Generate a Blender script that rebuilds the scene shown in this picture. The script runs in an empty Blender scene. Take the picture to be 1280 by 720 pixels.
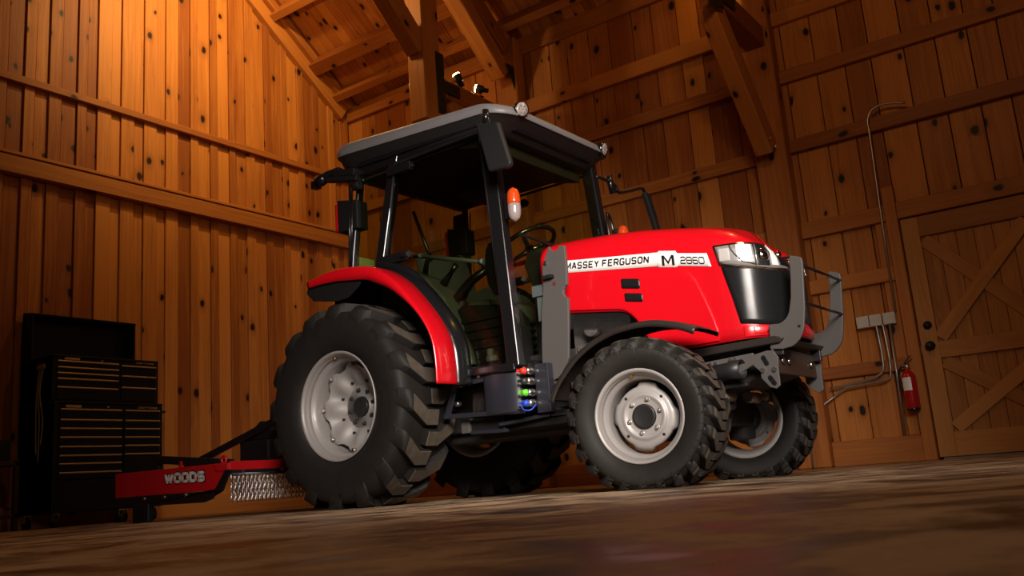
import bpy, bmesh, math, random
from mathutils import Vector, Matrix, Quaternion
random.seed(7)
PI = math.pi
COL = bpy.context.scene.collection

# ------------------------------------------------------------------ materials
def new_mat(name):
    m = bpy.data.materials.new(name); m.use_nodes = True
    nt = m.node_tree; b = nt.nodes['Principled BSDF']
    return m, nt, b
def setin(b, **kw):
    for k, v in kw.items():
        k = k.replace('_', ' ')
        if k in b.inputs:
            b.inputs[k].default_value = v
def plain(name, col, rough=.5, metal=0., coat=0., spec=.5, noise=0., nscale=40., bump=0.):
    m, nt, b = new_mat(name)
    setin(b, Base_Color=(*col, 1), Roughness=rough, Metallic=metal, Coat_Weight=coat, Specular_IOR_Level=spec, Coat_Roughness=.08)
    if noise or bump:
        tc = nt.nodes.new('ShaderNodeTexCoord'); n = nt.nodes.new('ShaderNodeTexNoise')
        n.inputs['Scale'].default_value = nscale; n.inputs['Detail'].default_value = 5
        nt.links.new(tc.outputs['Object'], n.inputs['Vector'])
        if noise:
            mx = nt.nodes.new('ShaderNodeMix'); mx.data_type = 'RGBA'
            mx.inputs['A'].default_value = (*[c*(1-noise) for c in col], 1)
            mx.inputs['B'].default_value = (*[min(1, c*(1+noise)) for c in col], 1)
            nt.links.new(n.outputs['Fac'], mx.inputs['Factor']); nt.links.new(mx.outputs['Result'], b.inputs['Base Color'])
        if bump:
            bp = nt.nodes.new('ShaderNodeBump'); bp.inputs['Strength'].default_value = bump; bp.inputs['Distance'].default_value = .003
            nt.links.new(n.outputs['Fac'], bp.inputs['Height']); nt.links.new(bp.outputs['Normal'], b.inputs['Normal'])
    return m
def emit(name, col, s):
    m, nt, b = new_mat(name)
    setin(b, Base_Color=(*col, 1), Emission_Color=(*col, 1), Emission_Strength=s)
    return m
def glassmat(name, tint, gloss=.08, rough=.02):
    m = bpy.data.materials.new(name); m.use_nodes = True; nt = m.node_tree
    nt.nodes.clear(); o = nt.nodes.new('ShaderNodeOutputMaterial')
    t = nt.nodes.new('ShaderNodeBsdfTransparent'); t.inputs['Color'].default_value = (*tint, 1)
    g = nt.nodes.new('ShaderNodeBsdfGlossy'); g.inputs['Roughness'].default_value = rough; g.inputs['Color'].default_value = (.9, .95, .9, 1)
    lw = nt.nodes.new('ShaderNodeLayerWeight'); lw.inputs[0].default_value = .5
    pw = nt.nodes.new('ShaderNodeMath'); pw.operation = 'POWER'; pw.inputs[1].default_value = 4.; nt.links.new(lw.outputs['Facing'], pw.inputs[0])
    f = nt.nodes.new('ShaderNodeMath'); f.operation = 'MULTIPLY_ADD'; f.inputs[1].default_value = .40; f.inputs[2].default_value = .007; nt.links.new(pw.outputs[0], f.inputs[0])
    mx = nt.nodes.new('ShaderNodeMixShader')
    nt.links.new(f.outputs[0], mx.inputs[0]); nt.links.new(t.outputs[0], mx.inputs[1]); nt.links.new(g.outputs[0], mx.inputs[2])
    nt.links.new(mx.outputs[0], o.inputs['Surface'])
    return m
def wood(name, dark, light, knots=.4, rough=.55, grain=1., knotcol=(.016, .005, .002)):
    m, nt, b = new_mat(name); N = nt.nodes; L = nt.links
    uv = N.new('ShaderNodeUVMap'); uv.uv_map = 'UVMap'
    at = N.new('ShaderNodeAttribute'); at.attribute_name = 'rnd'
    def mp(sx, sy, src=None):
        q = N.new('ShaderNodeMapping'); q.inputs['Scale'].default_value = (sx, sy, 1)
        L.new((src or uv.outputs['UV']), q.inputs['Vector']); return q.outputs['Vector']
    def noise(vec, sc=1., det=4., rg=.55):
        n = N.new('ShaderNodeTexNoise'); n.inputs['Scale'].default_value = sc; n.inputs['Detail'].default_value = det
        n.inputs['Roughness'].default_value = rg; L.new(vec, n.inputs['Vector']); return n.outputs['Fac']
    def math_(op, a, bb=None):
        n = N.new('ShaderNodeMath'); n.operation = op
        for i, s in enumerate((a, bb)):
            if s is None: continue
            if isinstance(s, (int, float)): n.inputs[i].default_value = s
            else: L.new(s, n.inputs[i])
        return n.outputs[0]
    # knots
    dn = N.new('ShaderNodeTexNoise'); dn.inputs['Scale'].default_value = 9; L.new(mp(1, 1), dn.inputs['Vector'])
    vm = N.new('ShaderNodeVectorMath'); vm.operation = 'MULTIPLY_ADD'
    vm.inputs[1].default_value = (.05, .035, 0); L.new(dn.outputs['Color'], vm.inputs[0]); L.new(uv.outputs['UV'], vm.inputs[2])
    kv = N.new('ShaderNodeTexVoronoi'); kv.voronoi_dimensions = '2D'; kv.inputs['Scale'].default_value = 1
    L.new(mp(3.3, 5.0, vm.outputs[0]), kv.inputs['Vector'])
    sp = N.new('ShaderNodeSeparateColor'); L.new(kv.outputs['Color'], sp.inputs[0])
    on = math_('LESS_THAN', sp.outputs[0], knots)
    size = math_('MULTIPLY_ADD', sp.outputs[1], .10); N[-1].inputs[2].default_value = .065
    kd = math_('DIVIDE', kv.outputs['Distance'], size)
    mr = N.new('ShaderNodeMapRange'); mr.inputs['From Min'].default_value = .75; mr.inputs['From Max'].default_value = 1.25
    mr.inputs['To Min'].default_value = 1; mr.inputs['To Max'].default_value = 0; L.new(kd, mr.inputs['Value'])
    kfac = math_('MULTIPLY', mr.outputs[0], on)
    halo = N.new('ShaderNodeMapRange'); halo.inputs['From Min'].default_value = 1; halo.inputs['From Max'].default_value = 3.2
    halo.inputs['To Min'].default_value = .35; halo.inputs['To Max'].default_value = 0; L.new(kd, halo.inputs['Value'])
    hfac = math_('MULTIPLY', halo.outputs[0], on)
    # grain
    warp = noise(mp(1.1, 6), 1, 3)
    w2 = N.new('ShaderNodeCombineXYZ'); L.new(warp, w2.inputs[1])
    va = N.new('ShaderNodeVectorMath'); va.operation = 'MULTIPLY_ADD'; va.inputs[1].default_value = (0, .10*grain, 0)
    L.new(w2.outputs[0], va.inputs[0]); L.new(uv.outputs['UV'], va.inputs[2])
    g1 = noise(mp(.7, 34, va.outputs[0]), 1, 3, .6)
    g2 = noise(mp(3, 140), 1, 3, .6)
    g3 = noise(mp(.8, 3.5), 1, 2, .5)
    s = math_('MULTIPLY', g1, .55); s = math_('ADD', s, math_('MULTIPLY', g2, .2)); s = math_('ADD', s, math_('MULTIPLY', g3, .35))
    s = math_('ADD', s, math_('MULTIPLY', math_('SUBTRACT', at.outputs['Fac'], .5), .42))
    cr = N.new('ShaderNodeMapRange'); cr.inputs['From Min'].default_value = .36; cr.inputs['From Max'].default_value = .74; L.new(s, cr.inputs['Value'])
    mx = N.new('ShaderNodeMix'); mx.data_type = 'RGBA'; mx.inputs['A'].default_value = (*dark, 1); mx.inputs['B'].default_value = (*light, 1)
    L.new(cr.outputs[0], mx.inputs['Factor'])
    m1 = N.new('ShaderNodeMix'); m1.data_type = 'RGBA'; m1.inputs['B'].default_value = (*[c*.55 for c in dark], 1)
    L.new(hfac, m1.inputs['Factor']); L.new(mx.outputs['Result'], m1.inputs['A'])
    m2 = N.new('ShaderNodeMix'); m2.data_type = 'RGBA'; m2.inputs['B'].default_value = (*knotcol, 1)
    L.new(kfac, m2.inputs['Factor']); L.new(m1.outputs['Result'], m2.inputs['A'])
    L.new(m2.outputs['Result'], b.inputs['Base Color'])
    b.inputs['Roughness'].default_value = rough
    b.inputs['Specular IOR Level'].default_value = .3
    bp = N.new('ShaderNodeBump'); bp.inputs['Strength'].default_value = .25; bp.inputs['Distance'].default_value = .003
    L.new(g1, bp.inputs['Height']); L.new(bp.outputs['Normal'], b.inputs['Normal'])
    return m

W_WALL = wood('pine_boards', (.27, .073, .013), (.56, .205, .040), knots=.26)
W_TIM = wood('pine_timber', (.27, .078, .015), (.50, .18, .036), knots=.13)
W_DOOR = wood('door_pine', (.32, .115, .028), (.55, .24, .065), knots=.03, grain=2.2)
RED = plain('red_paint', (.56, .003, .009), .30, coat=.5, spec=.5)
REDW = plain('implement_red_paint', (.50, .006, .010), .4, coat=.3)
GREYP = plain('bracket_grey_paint', (.068, .061, .058), .55, noise=.08, nscale=300, bump=.15)
ROOFG = plain('roof_grey_plastic', (.20, .188, .19), .42, noise=.04, nscale=200)
DARKP = plain('dark_plastic', (.014, .0135, .014), .42, spec=.35)
BLK = plain('black_paint', (.007, .007, .008), .24, coat=.3)
BLKM = plain('black_matte', (.007, .0065, .0065), .6, spec=.3)
NAVY = plain('dark_slate_paint', (.017, .018, .025), .38, noise=.1, nscale=120)
FENB = plain('fender_black_plastic', (.020, .015, .013), .42)
RUB = plain('tyre_rubber', (.013, .011, .0095), .62, spec=.25, noise=.35, nscale=14, bump=.25)
RUBW = plain('tyre_lug_rubber', (.070, .055, .041), .75, spec=.25, noise=.4, nscale=30, bump=.4)
SILV = plain('wheel_silver_paint', (.30, .28, .268), .48, metal=.25, coat=.12, noise=.05, nscale=90)
STEEL = plain('bright_steel', (.62, .60, .58), .3, metal=1.)
BRASS = plain('brass', (.75, .45, .12), .35, metal=1.)
CHROME = plain('chrome', (.85, .85, .86), .12, metal=1.)
CAST = plain('cast_iron', (.020, .018, .018), .6, noise=.3, nscale=60, bump=.4)
WHITE = plain('white_decal', (.80, .78, .75), .4)
INK = plain('black_ink', (.006, .006, .007), .4)
SEATG = plain('cab_grey_green_trim', (.060, .074, .074), .55, noise=.08, nscale=90)
HEADL = plain('headliner', (.012, .0085, .007), .8)
AMBER = plain('amber_lens', (.55, .055, .008), .18, coat=.5)
CLEARL = plain('clear_lens', (.28, .23, .22), .12, coat=.6)
REDLENS = plain('red_lens', (.45, .008, .008), .2, coat=.5)
GLASS = glassmat('cab_glass', (.72, .73, .60))
GLASS2 = glassmat('windshield_glass', (.86, .87, .72))
GLASS3 = glassmat('far_cab_glass', (.86, .88, .72))
LENS = glassmat('lamp_lens', (.93, .93, .93))
GRILLE = plain('grille_gloss_black', (.010, .010, .011), .24, spec=.35)
IRON = plain('black_iron', (.012, .011, .010), .5, noise=.2, nscale=80, bump=.3)
GALV = plain('galvanised_conduit', (.42, .39, .36), .35, metal=.8)
BOXW = plain('box_ivory', (.58, .54, .48), .45)
EXTR = plain('extinguisher_red', (.42, .008, .012), .22, coat=.5)
TOOLB = plain('tool_chest_black', (.004, .004, .004), .5, spec=.25)
TRIMB = plain('drawer_trim_bronze', (.52, .36, .18), .4, metal=.6)
BULB = emit('lamp_glow', (1., .72, .30), 40)

def floor_mat():
    m, nt, b = new_mat('stained_concrete'); N = nt.nodes; L = nt.links
    tc = N.new('ShaderNodeTexCoord')
    def noise(sc, det, rg=.6, dist=0., s=(1, 1, 1)):
        q = N.new('ShaderNodeMapping'); q.inputs['Scale'].default_value = s; L.new(tc.outputs['Object'], q.inputs['Vector'])
        n = N.new('ShaderNodeTexNoise'); n.inputs['Scale'].default_value = sc; n.inputs['Detail'].default_value = det
        n.inputs['Roughness'].default_value = rg; n.inputs['Distortion'].default_value = dist
        L.new(q.outputs[0], n.inputs['Vector']); return n.outputs['Fac']
    a = noise(2.6, 9, .62, .9); c = noise(9., 8, .78, .4); d = noise(60., 4, .6)
    ad = N.new('ShaderNodeMath'); ad.operation = 'MULTIPLY_ADD'; ad.inputs[1].default_value = .65; L.new(a, ad.inputs[0])
    ml = N.new('ShaderNodeMath'); ml.operation = 'MULTIPLY'; ml.inputs[1].default_value = .35; L.new(c, ml.inputs[0]); L.new(ml.outputs[0], ad.inputs[2])
    r = N.new('ShaderNodeValToRGB'); e = r.color_ramp.elements
    e[0].position = .41; e[0].color = (.045, .029, .018, 1); e[1].position = .64; e[1].color = (.58, .42, .28, 1)
    k = e.new(.475); k.color = (.19, .127, .080, 1); k = e.new(.535); k.color = (.45, .315, .20, 1)
    L.new(ad.outputs[0], r.inputs['Fac']); L.new(r.outputs['Color'], b.inputs['Base Color'])
    mr = N.new('ShaderNodeMapRange'); mr.inputs['To Min'].default_value = .30; mr.inputs['To Max'].default_value = .95
    mr.inputs['From Min'].default_value = .42; mr.inputs['From Max'].default_value = .62
    L.new(ad.outputs[0], mr.inputs['Value']); L.new(mr.outputs[0], b.inputs['Roughness'])
    b.inputs['Specular IOR Level'].default_value = .20
    bp = N.new('ShaderNodeBump'); bp.inputs['Strength'].default_value = .35; bp.inputs['Distance'].default_value = .004
    sm = N.new('ShaderNodeMath'); sm.operation = 'ADD'; L.new(c, sm.inputs[0]); L.new(d, sm.inputs[1])
    L.new(sm.outputs[0], bp.inputs['Height']); L.new(bp.outputs['Normal'], b.inputs['Normal'])
    return m
FLOOR = floor_mat()

# ------------------------------------------------------------------ mesh helpers
class MB:
    def __init__(s): s.v = []; s.f = []; s.sm = []; s.uv = {}; s.rn = {}
    def add(s, vs, fs, smooth=False, M=None):
        o = len(s.v)
        for p in vs:
            p = Vector(p); s.v.append(tuple(M @ p if M else p))
        for f in fs: s.f.append(tuple(i+o for i in f)); s.sm.append(smooth)
        return o
    def box(s, lo, hi, M=None):
        x0, y0, z0 = lo; x1, y1, z1 = hi
        s.add([(x0,y0,z0),(x1,y0,z0),(x1,y1,z0),(x0,y1,z0),(x0,y0,z1),(x1,y0,z1),(x1,y1,z1),(x0,y1,z1)],
              [(0,3,2,1),(4,5,6,7),(0,1,5,4),(1,2,6,5),(2,3,7,6),(3,0,4,7)], M=M); return s
    def bar(s, a, b, w, h, up=(0, 0, 1), e=0.):           # box along a-b, w across, h along 'up'
        a = Vector(a); b = Vector(b); d = (b-a).normalized(); u = Vector(up); sd = d.cross(u).normalized(); u = sd.cross(d).normalized()
        a = a-d*e; b = b+d*e; vs = []
        for p in (a, b):
            for i, j in ((-1,-1),(1,-1),(1,1),(-1,1)): vs.append(p+sd*(i*w/2)+u*(j*h/2))
        s.add(vs, [(0,1,2,3),(7,6,5,4),(0,4,5,1),(1,5,6,2),(2,6,7,3),(3,7,4,0)]); return s
    def prism(s, pts, ax, a, b, M=None):                  # polygon in the two other axes, extruded along ax
        def mk(p, t):
            q = list(p); q.insert(ax, t); return tuple(q)
        n = len(pts); vs = [mk(p, a) for p in pts]+[mk(p, b) for p in pts]
        fs = [tuple(range(n)), tuple(range(2*n-1, n-1, -1))]+[(i, i+n, (i+1) % n+n, (i+1) % n) for i in range(n)]
        s.add(vs, fs, M=M); return s
    def tube(s, pts, r, seg=10, cap=True, closed=False):
        P = [Vector(p) for p in pts]; n = len(P); R = r if isinstance(r, (list, tuple)) else [r]*n
        o = len(s.v); vs = []; prev = None
        for i in range(n):
            if closed: d = P[(i+1) % n]-P[i-1]
            else: d = P[min(i+1, n-1)]-P[max(i-1, 0)]
            d.normalize()
            if prev is None:
                ref = Vector((0,0,1)) if abs(d.z) < .9 else Vector((1,0,0)); a = d.cross(ref).normalized()
            else: a = (prev-d*prev.dot(d)).normalized()
            prev = a; b = d.cross(a)
            for k in range(seg):
                t = 2*PI*k/seg; vs.append(P[i]+(a*math.cos(t)+b*math.sin(t))*R[i])
        fs = []
        for i in range(n if closed else n-1):
            j = (i+1) % n
            for k in range(seg):
                k2 = (k+1) % seg; fs.append((i*seg+k, i*seg+k2, j*seg+k2, j*seg+k))
        s.add(vs, fs, True)
        if cap and not closed:
            s.f.append(tuple(o+k for k in range(seg-1, -1, -1))); s.sm.append(False)
            s.f.append(tuple(o+(n-1)*seg+k for k in range(seg))); s.sm.append(False)
        return s
    def cyl(s, a, b, r, seg=24, r2=None):
        return s.tube([a, b], [r, r if r2 is None else r2], seg)
    def lathe(s, prof, c=(0, 0, 0), ax=1, seg=64, closed=False):   # prof: (along, radius)
        vs = []; n = len(prof)
        for k in range(seg):
            t = 2*PI*k/seg
            for (h, r) in prof:
                p = [r*math.cos(t), r*math.sin(t)]; p.insert(ax, h); vs.append(Vector(p)+Vector(c))
        fs = []
        for k in range(seg):
            k2 = (k+1) % seg
            for i in range(n if closed else n-1):
                j = (i+1) % n; fs.append((k*n+i, k*n+j, k2*n+j, k2*n+i))
        s.add(vs, fs, True); return s
    def grid(s, rows, smooth=True, closed=False):
        n = len(rows[0]); vs = [p for r in rows for p in r]; fs = []
        for i in range(len(rows)-1):
            for k in range(n if closed else n-1):
                k2 = (k+1) % n; fs.append((i*n+k, i*n+k2, (i+1)*n+k2, (i+1)*n+k))
        s.add(vs, fs, smooth); return s
    def make(s, name, mat, parent=None, bevel=0., seg=2, solid=0., subd=0, loc=None, mats=None, fm=None, off=0., fixn=True):
        me = bpy.data.meshes.new(name); me.from_pydata([tuple(p) for p in s.v], [], s.f)
        for p, q in zip(me.polygons, s.sm): p.use_smooth = q
        for m in (mats or [mat]): me.materials.append(m)
        if fm:
            for i, k in enumerate(fm): me.polygons[i].material_index = k
        if fixn:
            bm = bmesh.new(); bm.from_mesh(me); bmesh.ops.recalc_face_normals(bm, faces=bm.faces); bm.to_mesh(me); bm.free()
        me.update()
        o = bpy.data.objects.new(name, me); COL.objects.link(o)
        if parent: o.parent = parent
        if loc: o.location = loc
        if solid:
            md = o.modifiers.new('solid', 'SOLIDIFY'); md.thickness = solid; md.offset = off
        if bevel:
            md = o.modifiers.new('bevel', 'BEVEL'); md.width = bevel; md.segments = seg; md.limit_method = 'ANGLE'; md.angle_limit = math.radians(40)
            md.harden_normals = False
        if subd:
            md = o.modifiers.new('sub', 'SUBSURF'); md.levels = subd; md.render_levels = subd
        return o

class WB:      # timber builder: every board keeps its own grain offset
    def __init__(s): s.v = []; s.f = []; s.uv = []; s.rn = []
    def board(s, a, b, w, h, up=(0, 0, 1)):
        a = Vector(a); b = Vector(b); d = (b-a).normalized(); sd = d.cross(Vector(up)).normalized(); u = sd.cross(d).normalized()
        L = (b-a).length; o = len(s.v); r = random.random(); ou = random.uniform(0, 80); ov = random.uniform(0, 80)
        for p in (a, b):
            for i, j in ((-1,-1),(1,-1),(1,1),(-1,1)): s.v.append(tuple(p+sd*(i*w/2)+u*(j*h/2)))
        al = [0]*4+[L]*4; cs = [-w/2, w/2, w/2, -w/2]*2; ch = [-h/2, -h/2, h/2, h/2]*2
        for f, kind in (((0,1,2,3),2),((7,6,5,4),2),((0,4,5,1),0),((1,5,6,2),1),((2,6,7,3),0),((3,7,4,0),1)):
            s.f.append(tuple(i+o for i in f)); q = []
            for i in f:
                if kind == 0: q.append((al[i]+ou, cs[i]+ov))
                elif kind == 1: q.append((al[i]+ou, ch[i]+ov+1.))
                else: q.append((cs[i]*.5+ou, ch[i]+ov))
            s.uv.append(q); s.rn.append(r)
        return s
    def make(s, name, mat, parent=None, bevel=.004):
        me = bpy.data.meshes.new(name); me.from_pydata(s.v, [], s.f); me.materials.append(mat)
        uvl = me.uv_layers.new(name='UVMap'); k = 0
        for p, q in zip(me.polygons, s.uv):
            for li, c in zip(p.loop_indices, q): uvl.data[li].uv = c
        a = me.attributes.new('rnd', 'FLOAT', 'FACE')
        for i, r in enumerate(s.rn): a.data[i].value = r
        me.update(); o = bpy.data.objects.new(name, me); COL.objects.link(o)
        if parent: o.parent = parent
        if bevel:
            md = o.modifiers.new('bevel', 'BEVEL'); md.width = bevel; md.segments = 1; md.limit_method = 'ANGLE'
        return o

def struct(o): o['kind'] = 'structure'; return o
def tag(o, label, cat, group=None):
    o['label'] = label; o['category'] = cat
    if group: o['group'] = group
    return o
def thing(name, label, cat, loc=(0, 0, 0), rz=0., group=None):
    o = bpy.data.objects.new(name, None); COL.objects.link(o); o.empty_display_size = .1
    o.location = loc; o.rotation_euler = (0, 0, rz); return tag(o, label, cat, group)
def text_mesh(body, bold=0., shear=0.):
    c = bpy.data.curves.new('t', 'FONT'); c.body = body; c.size = 1; c.offset = bold; c.shear = shear; c.resolution_u = 4
    o = bpy.data.objects.new('t', c); COL.objects.link(o)
    dg = bpy.context.evaluated_depsgraph_get(); me = bpy.data.meshes.new_from_object(o.evaluated_get(dg))
    vs = [v.co.copy() for v in me.vertices]; fs = [tuple(p.vertices) for p in me.polygons]
    bpy.data.objects.remove(o); bpy.data.curves.remove(c); bpy.data.meshes.remove(me)
    x0 = min(v.x for v in vs); x1 = max(v.x for v in vs); y0 = min(v.y for v in vs); y1 = max(v.y for v in vs)
    return [((v.x-x0)/(x1-x0), (v.y-y0)/(y1-y0)) for v in vs], fs
GL = {'M': [[(0,0),(0,1),(.5,.25),(1,1),(1,0)]], 'A': [[(0,0),(.42,1),(.58,1),(1,0)],[(.14,.30),(.86,.30)]],
 'S': [[(1,.84),(.84,1),(.16,1),(0,.84),(0,.66),(.16,.5),(.84,.5),(1,.34),(1,.16),(.84,0),(.16,0),(0,.16)]],
 'E': [[(1,1),(0,1),(0,0),(1,0)],[(0,.5),(.88,.5)]], 'F': [[(1,1),(0,1),(0,0)],[(0,.5),(.88,.5)]], 'Y': [[(0,1),(.5,.48),(1,1)],[(.5,.48),(.5,0)]],
 'R': [[(0,0),(0,1),(.84,1),(1,.84),(1,.60),(.84,.44),(0,.44)],[(.55,.44),(1,0)]], 'U': [[(0,1),(0,.16),(.16,0),(.84,0),(1,.16),(1,1)]],
 'G': [[(1,.84),(.84,1),(.16,1),(0,.84),(0,.16),(.16,0),(.84,0),(1,.16),(1,.45),(.55,.45)]], 'N': [[(0,0),(0,1),(1,0),(1,1)]],
 'O': [[(.2,0),(0,.2),(0,.8),(.2,1),(.8,1),(1,.8),(1,.2),(.8,0),(.2,0)]], '0': [[(.16,0),(0,.16),(0,.84),(.16,1),(.84,1),(1,.84),(1,.16),(.84,0),(.16,0)]],
 '2': [[(0,.84),(.16,1),(.84,1),(1,.84),(1,.64),(.84,.5),(.16,.5),(0,.36),(0,0),(1,0)]],
 '8': [[(.16,0),(0,.16),(0,.84),(.16,1),(.84,1),(1,.84),(1,.16),(.84,0),(.16,0)],[(0,.5),(1,.5)]],
 '6': [[(1,.84),(.84,1),(.16,1),(0,.84),(0,.16),(.16,0),(.84,0),(1,.16),(1,.38),(.84,.52),(0,.52)]],
 'W': [[(0,1),(.25,0),(.5,.85),(.75,0),(1,1)]], 'D': [[(0,0),(0,1),(.72,1),(1,.76),(1,.24),(.72,0),(0,0)]],
 'C': [[(1,.8),(.84,1),(.16,1),(0,.84),(0,.16),(.16,0),(.84,0),(1,.2)]], 'T': [[(0,1),(1,1)],[(.5,1),(.5,0)]]}
def lettering(name, body, fn, mat, parent, t=.16, shear=0., asp=.72, gap=.30, wt=None):
    """upright sign lettering; fn maps (0..1, 0..1) of the whole word to a point; t = stroke as a fraction of the height"""
    wt = wt or {}; x = 0.; pl = []
    for ch in body:
        if ch == ' ': x += .35; continue
        w_ = asp*(1.25 if ch in 'MW' else 1.)*wt.get(ch, 1.)
        for st in GL[ch]:
            pl.append([(x+t/2+a*(w_-t)+0., t/2+b*(1-t)) for a, b in st])
        x += w_+gap*.35
    tot = x-gap*.35+shear; mb = MB()
    def P(p): return fn((p[0]+shear*p[1])/tot, p[1])
    for st in pl:
        for a, b in zip(st, st[1:]):
            d = Vector((b[0]-a[0], b[1]-a[1])).normalized(); n_ = Vector((-d.y, d.x))*t/2; k_ = max(1, int((Vector(b)-Vector(a)).length/.5))
            mb.add([P((a[0]+n_.x, a[1]+n_.y)), P((a[0]-n_.x, a[1]-n_.y)), P((b[0]-n_.x, b[1]-n_.y)), P((b[0]+n_.x, b[1]+n_.y))], [(0, 1, 2, 3)])
        for q in st:
            sq_ = q in (st[0], st[-1]) and st[0] != st[-1]
            if not sq_: mb.add([P((q[0]+t/2*math.cos(PI/4*k), q[1]+t/2*math.sin(PI/4*k))) for k in range(8)], [tuple(range(8))])
    return mb.make(name, mat, parent, fixn=False)
def interp(t, pts):
    if t <= pts[0][0]: return pts[0][1]
    for a, b in zip(pts, pts[1:]):
        if t <= b[0]: return a[1]+(b[1]-a[1])*(t-a[0])/(b[0]-a[0])
    return pts[-1][1]
def spline(pts, n=8):            # Catmull-Rom through points
    P = [Vector(p) for p in pts]; out = []
    for i in range(len(P)-1):
        p0 = P[max(i-1, 0)]; p1 = P[i]; p2 = P[i+1]; p3 = P[min(i+2, len(P)-1)]
        for k in range(n):
            t = k/n; out.append(.5*((2*p1)+(p2-p0)*t+(2*p0-5*p1+4*p2-p3)*t*t+(3*p1-p0-3*p2+p3)*t**3))
    out.append(P[-1]); return out

# ------------------------------------------------------------------ the room
XL, YB = -8.35, 8.474            # gable wall and eave wall
XR, YF = 4.0, -4.0
mb = MB(); mb.box((XL-.3, YF, -.2), (XR, YB+.3, 0)); struct(mb.make('floor', FLOOR))

# eave wall: flush vertical boards
w = WB(); x = XL+.02
while x < XR:
    ww = random.choice((.235, .262, .262, .29)); w.board((x+ww/2, YB+.02, .02), (x+ww/2, YB+.02, 5.25), ww-.009, .04, up=(0, 1, 0)); x += ww
struct(w.make('wall_back', W_WALL, bevel=.003))
mb = MB(); mb.box((XL-.2, YB+.045, 0), (XR, YB+.12, 5.6)); o = mb.make('wall_back_sheathing', BLKM); struct(o)
tn = [0]
def trim(w_, mat=W_TIM, bevel=.006):
    tn[0] += 1; return struct(w_.make('trim_%d' % tn[0], mat, bevel=bevel))
PW1 = (-5.72, -5.42); PW2 = (-2.76, -2.46)      # wall posts
def girt(x0, x1, z0, z1, y=YB, d=.06):
    return trim(WB().board((x0, y-d/2, (z0+z1)/2), (x1, y-d/2, (z0+z1)/2), d, z1-z0))
for z0, z1 in ((4.25, 4.42), (3.69, 3.82), (2.92, 3.05), (2.10, 2.24), (1.56, 1.70), (.78, .89)):
    girt(PW1[1], PW2[0], z0, z1)
    if z0 < 4: girt(XL+.05, PW1[0], z0, z1)
for z0, z1, xe in ((4.27, 4.42, XR), (3.66, 3.79, XR), (2.95, 3.08, XR), (2.10, 2.25, XR)):
    girt(PW2[1], xe, z0, z1)
for z0, z1 in ((1.565, 1.695), (.775, .885)): girt(PW2[1], -1.70, z0, z1)
for a, b in ((XL+.05, PW1[0]), (PW1[1], PW2[0]), (PW2[1], -1.70)):
    struct(WB().board((a, YB-.045, .11), (b, YB-.045, .11), .09, .22).make('baseboard_back', W_TIM, bevel=.006))
girt(XL+.05, XR, 5.02, 5.22, d=.05)
# post carriers on the wall
for a, b in (PW1, PW2):
    trim(WB().board(((a+b)/2, YB-.09, 0), ((a+b)/2, YB-.09, 5.2), .18, b-a, up=(1, 0, 0)), bevel=.012)
# door casing
trim(WB().board((-1.655, YB-.05, 0), (-1.655, YB-.05, 2.40), .10, .10, up=(0, 1, 0)))
trim(WB().board((-1.765, YB-.02, 0.22), (-1.765, YB-.02, 2.10), .10, .03, up=(0, 1, 0)))
trim(WB().board((-.42, YB-.05, 0), (-.42, YB-.05, 2.10), .10, .10, up=(0, 1, 0)))
# door with cross braces
def door():
    x0, x1, z0, z1 = -1.595, -.48, .02, 2.085; y = YB-.012; n = 8; w = WB()
    for i in range(n):
        a = x0+(x1-x0)*i/n; b = x0+(x1-x0)*(i+1)/n; w.board(((a+b)/2, y, z0), ((a+b)/2, y, z1), b-a-.003, .03, up=(0, 1, 0))
    f = y-.028
    def bd(a, b, wd, th=.026, yy=f): w.board((a[0], yy, a[1]), (b[0], yy, b[1]), th, wd, up=Vector((b[0]-a[0], 0, b[1]-a[1])).cross(Vector((0, 1, 0))))
    bd((x0+.07, z0), (x0+.07, z1), .14); bd((x1-.07, z0), (x1-.07, z1), .14)
    bd((x0+.14, z1-.09), (x1-.14, z1-.09), .18); bd((x0+.14, z0+.10), (x1-.14, z0+.10), .20); bd((x0+.14, .91), (x1-.14, .91), .14)
    for lo, hi in ((.22, .84), (.98, z1-.18)):
        bd((x0+.16, lo+.03), (x1-.16, hi-.03), .11, .020); bd((x0+.16, hi-.03), (x1-.16, lo+.03), .11, .012, f+.004)
    d = struct(w.make('door_1', W_DOOR, bevel=.003))
    kb = MB(); c = (-1.52, f-.02, .952)
    kb.lathe([(-.0, .0), (-.0, .042), (-.012, .042), (-.016, .020), (-.045, .016), (-.050, .033), (-.075, .030), (-.078, 0)], (c[0], c[1]+.005, c[2]), 1, 8)
    kb.make('door_handle', IRON, d)
    kb = MB(); kb.lathe([(0, 0), (0, .036), (-.014, .036), (-.018, .022), (-.04, .018), (-.04, 0)], (-1.515, f-.015, 1.13), 1, 8)
    kb.make('deadbolt', IRON, d)
    kb = MB(); kb.box((-1.60, f-.006, .90), (-1.592, f-.014+.02, .96)); kb.make('strike_plate', STEEL, d)
door()
mb = MB(); mb.box((-1.57, YB-.03, .0), (-.5, YB+.01, .016)); struct(mb.make('trim_threshold', GALV))

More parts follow.
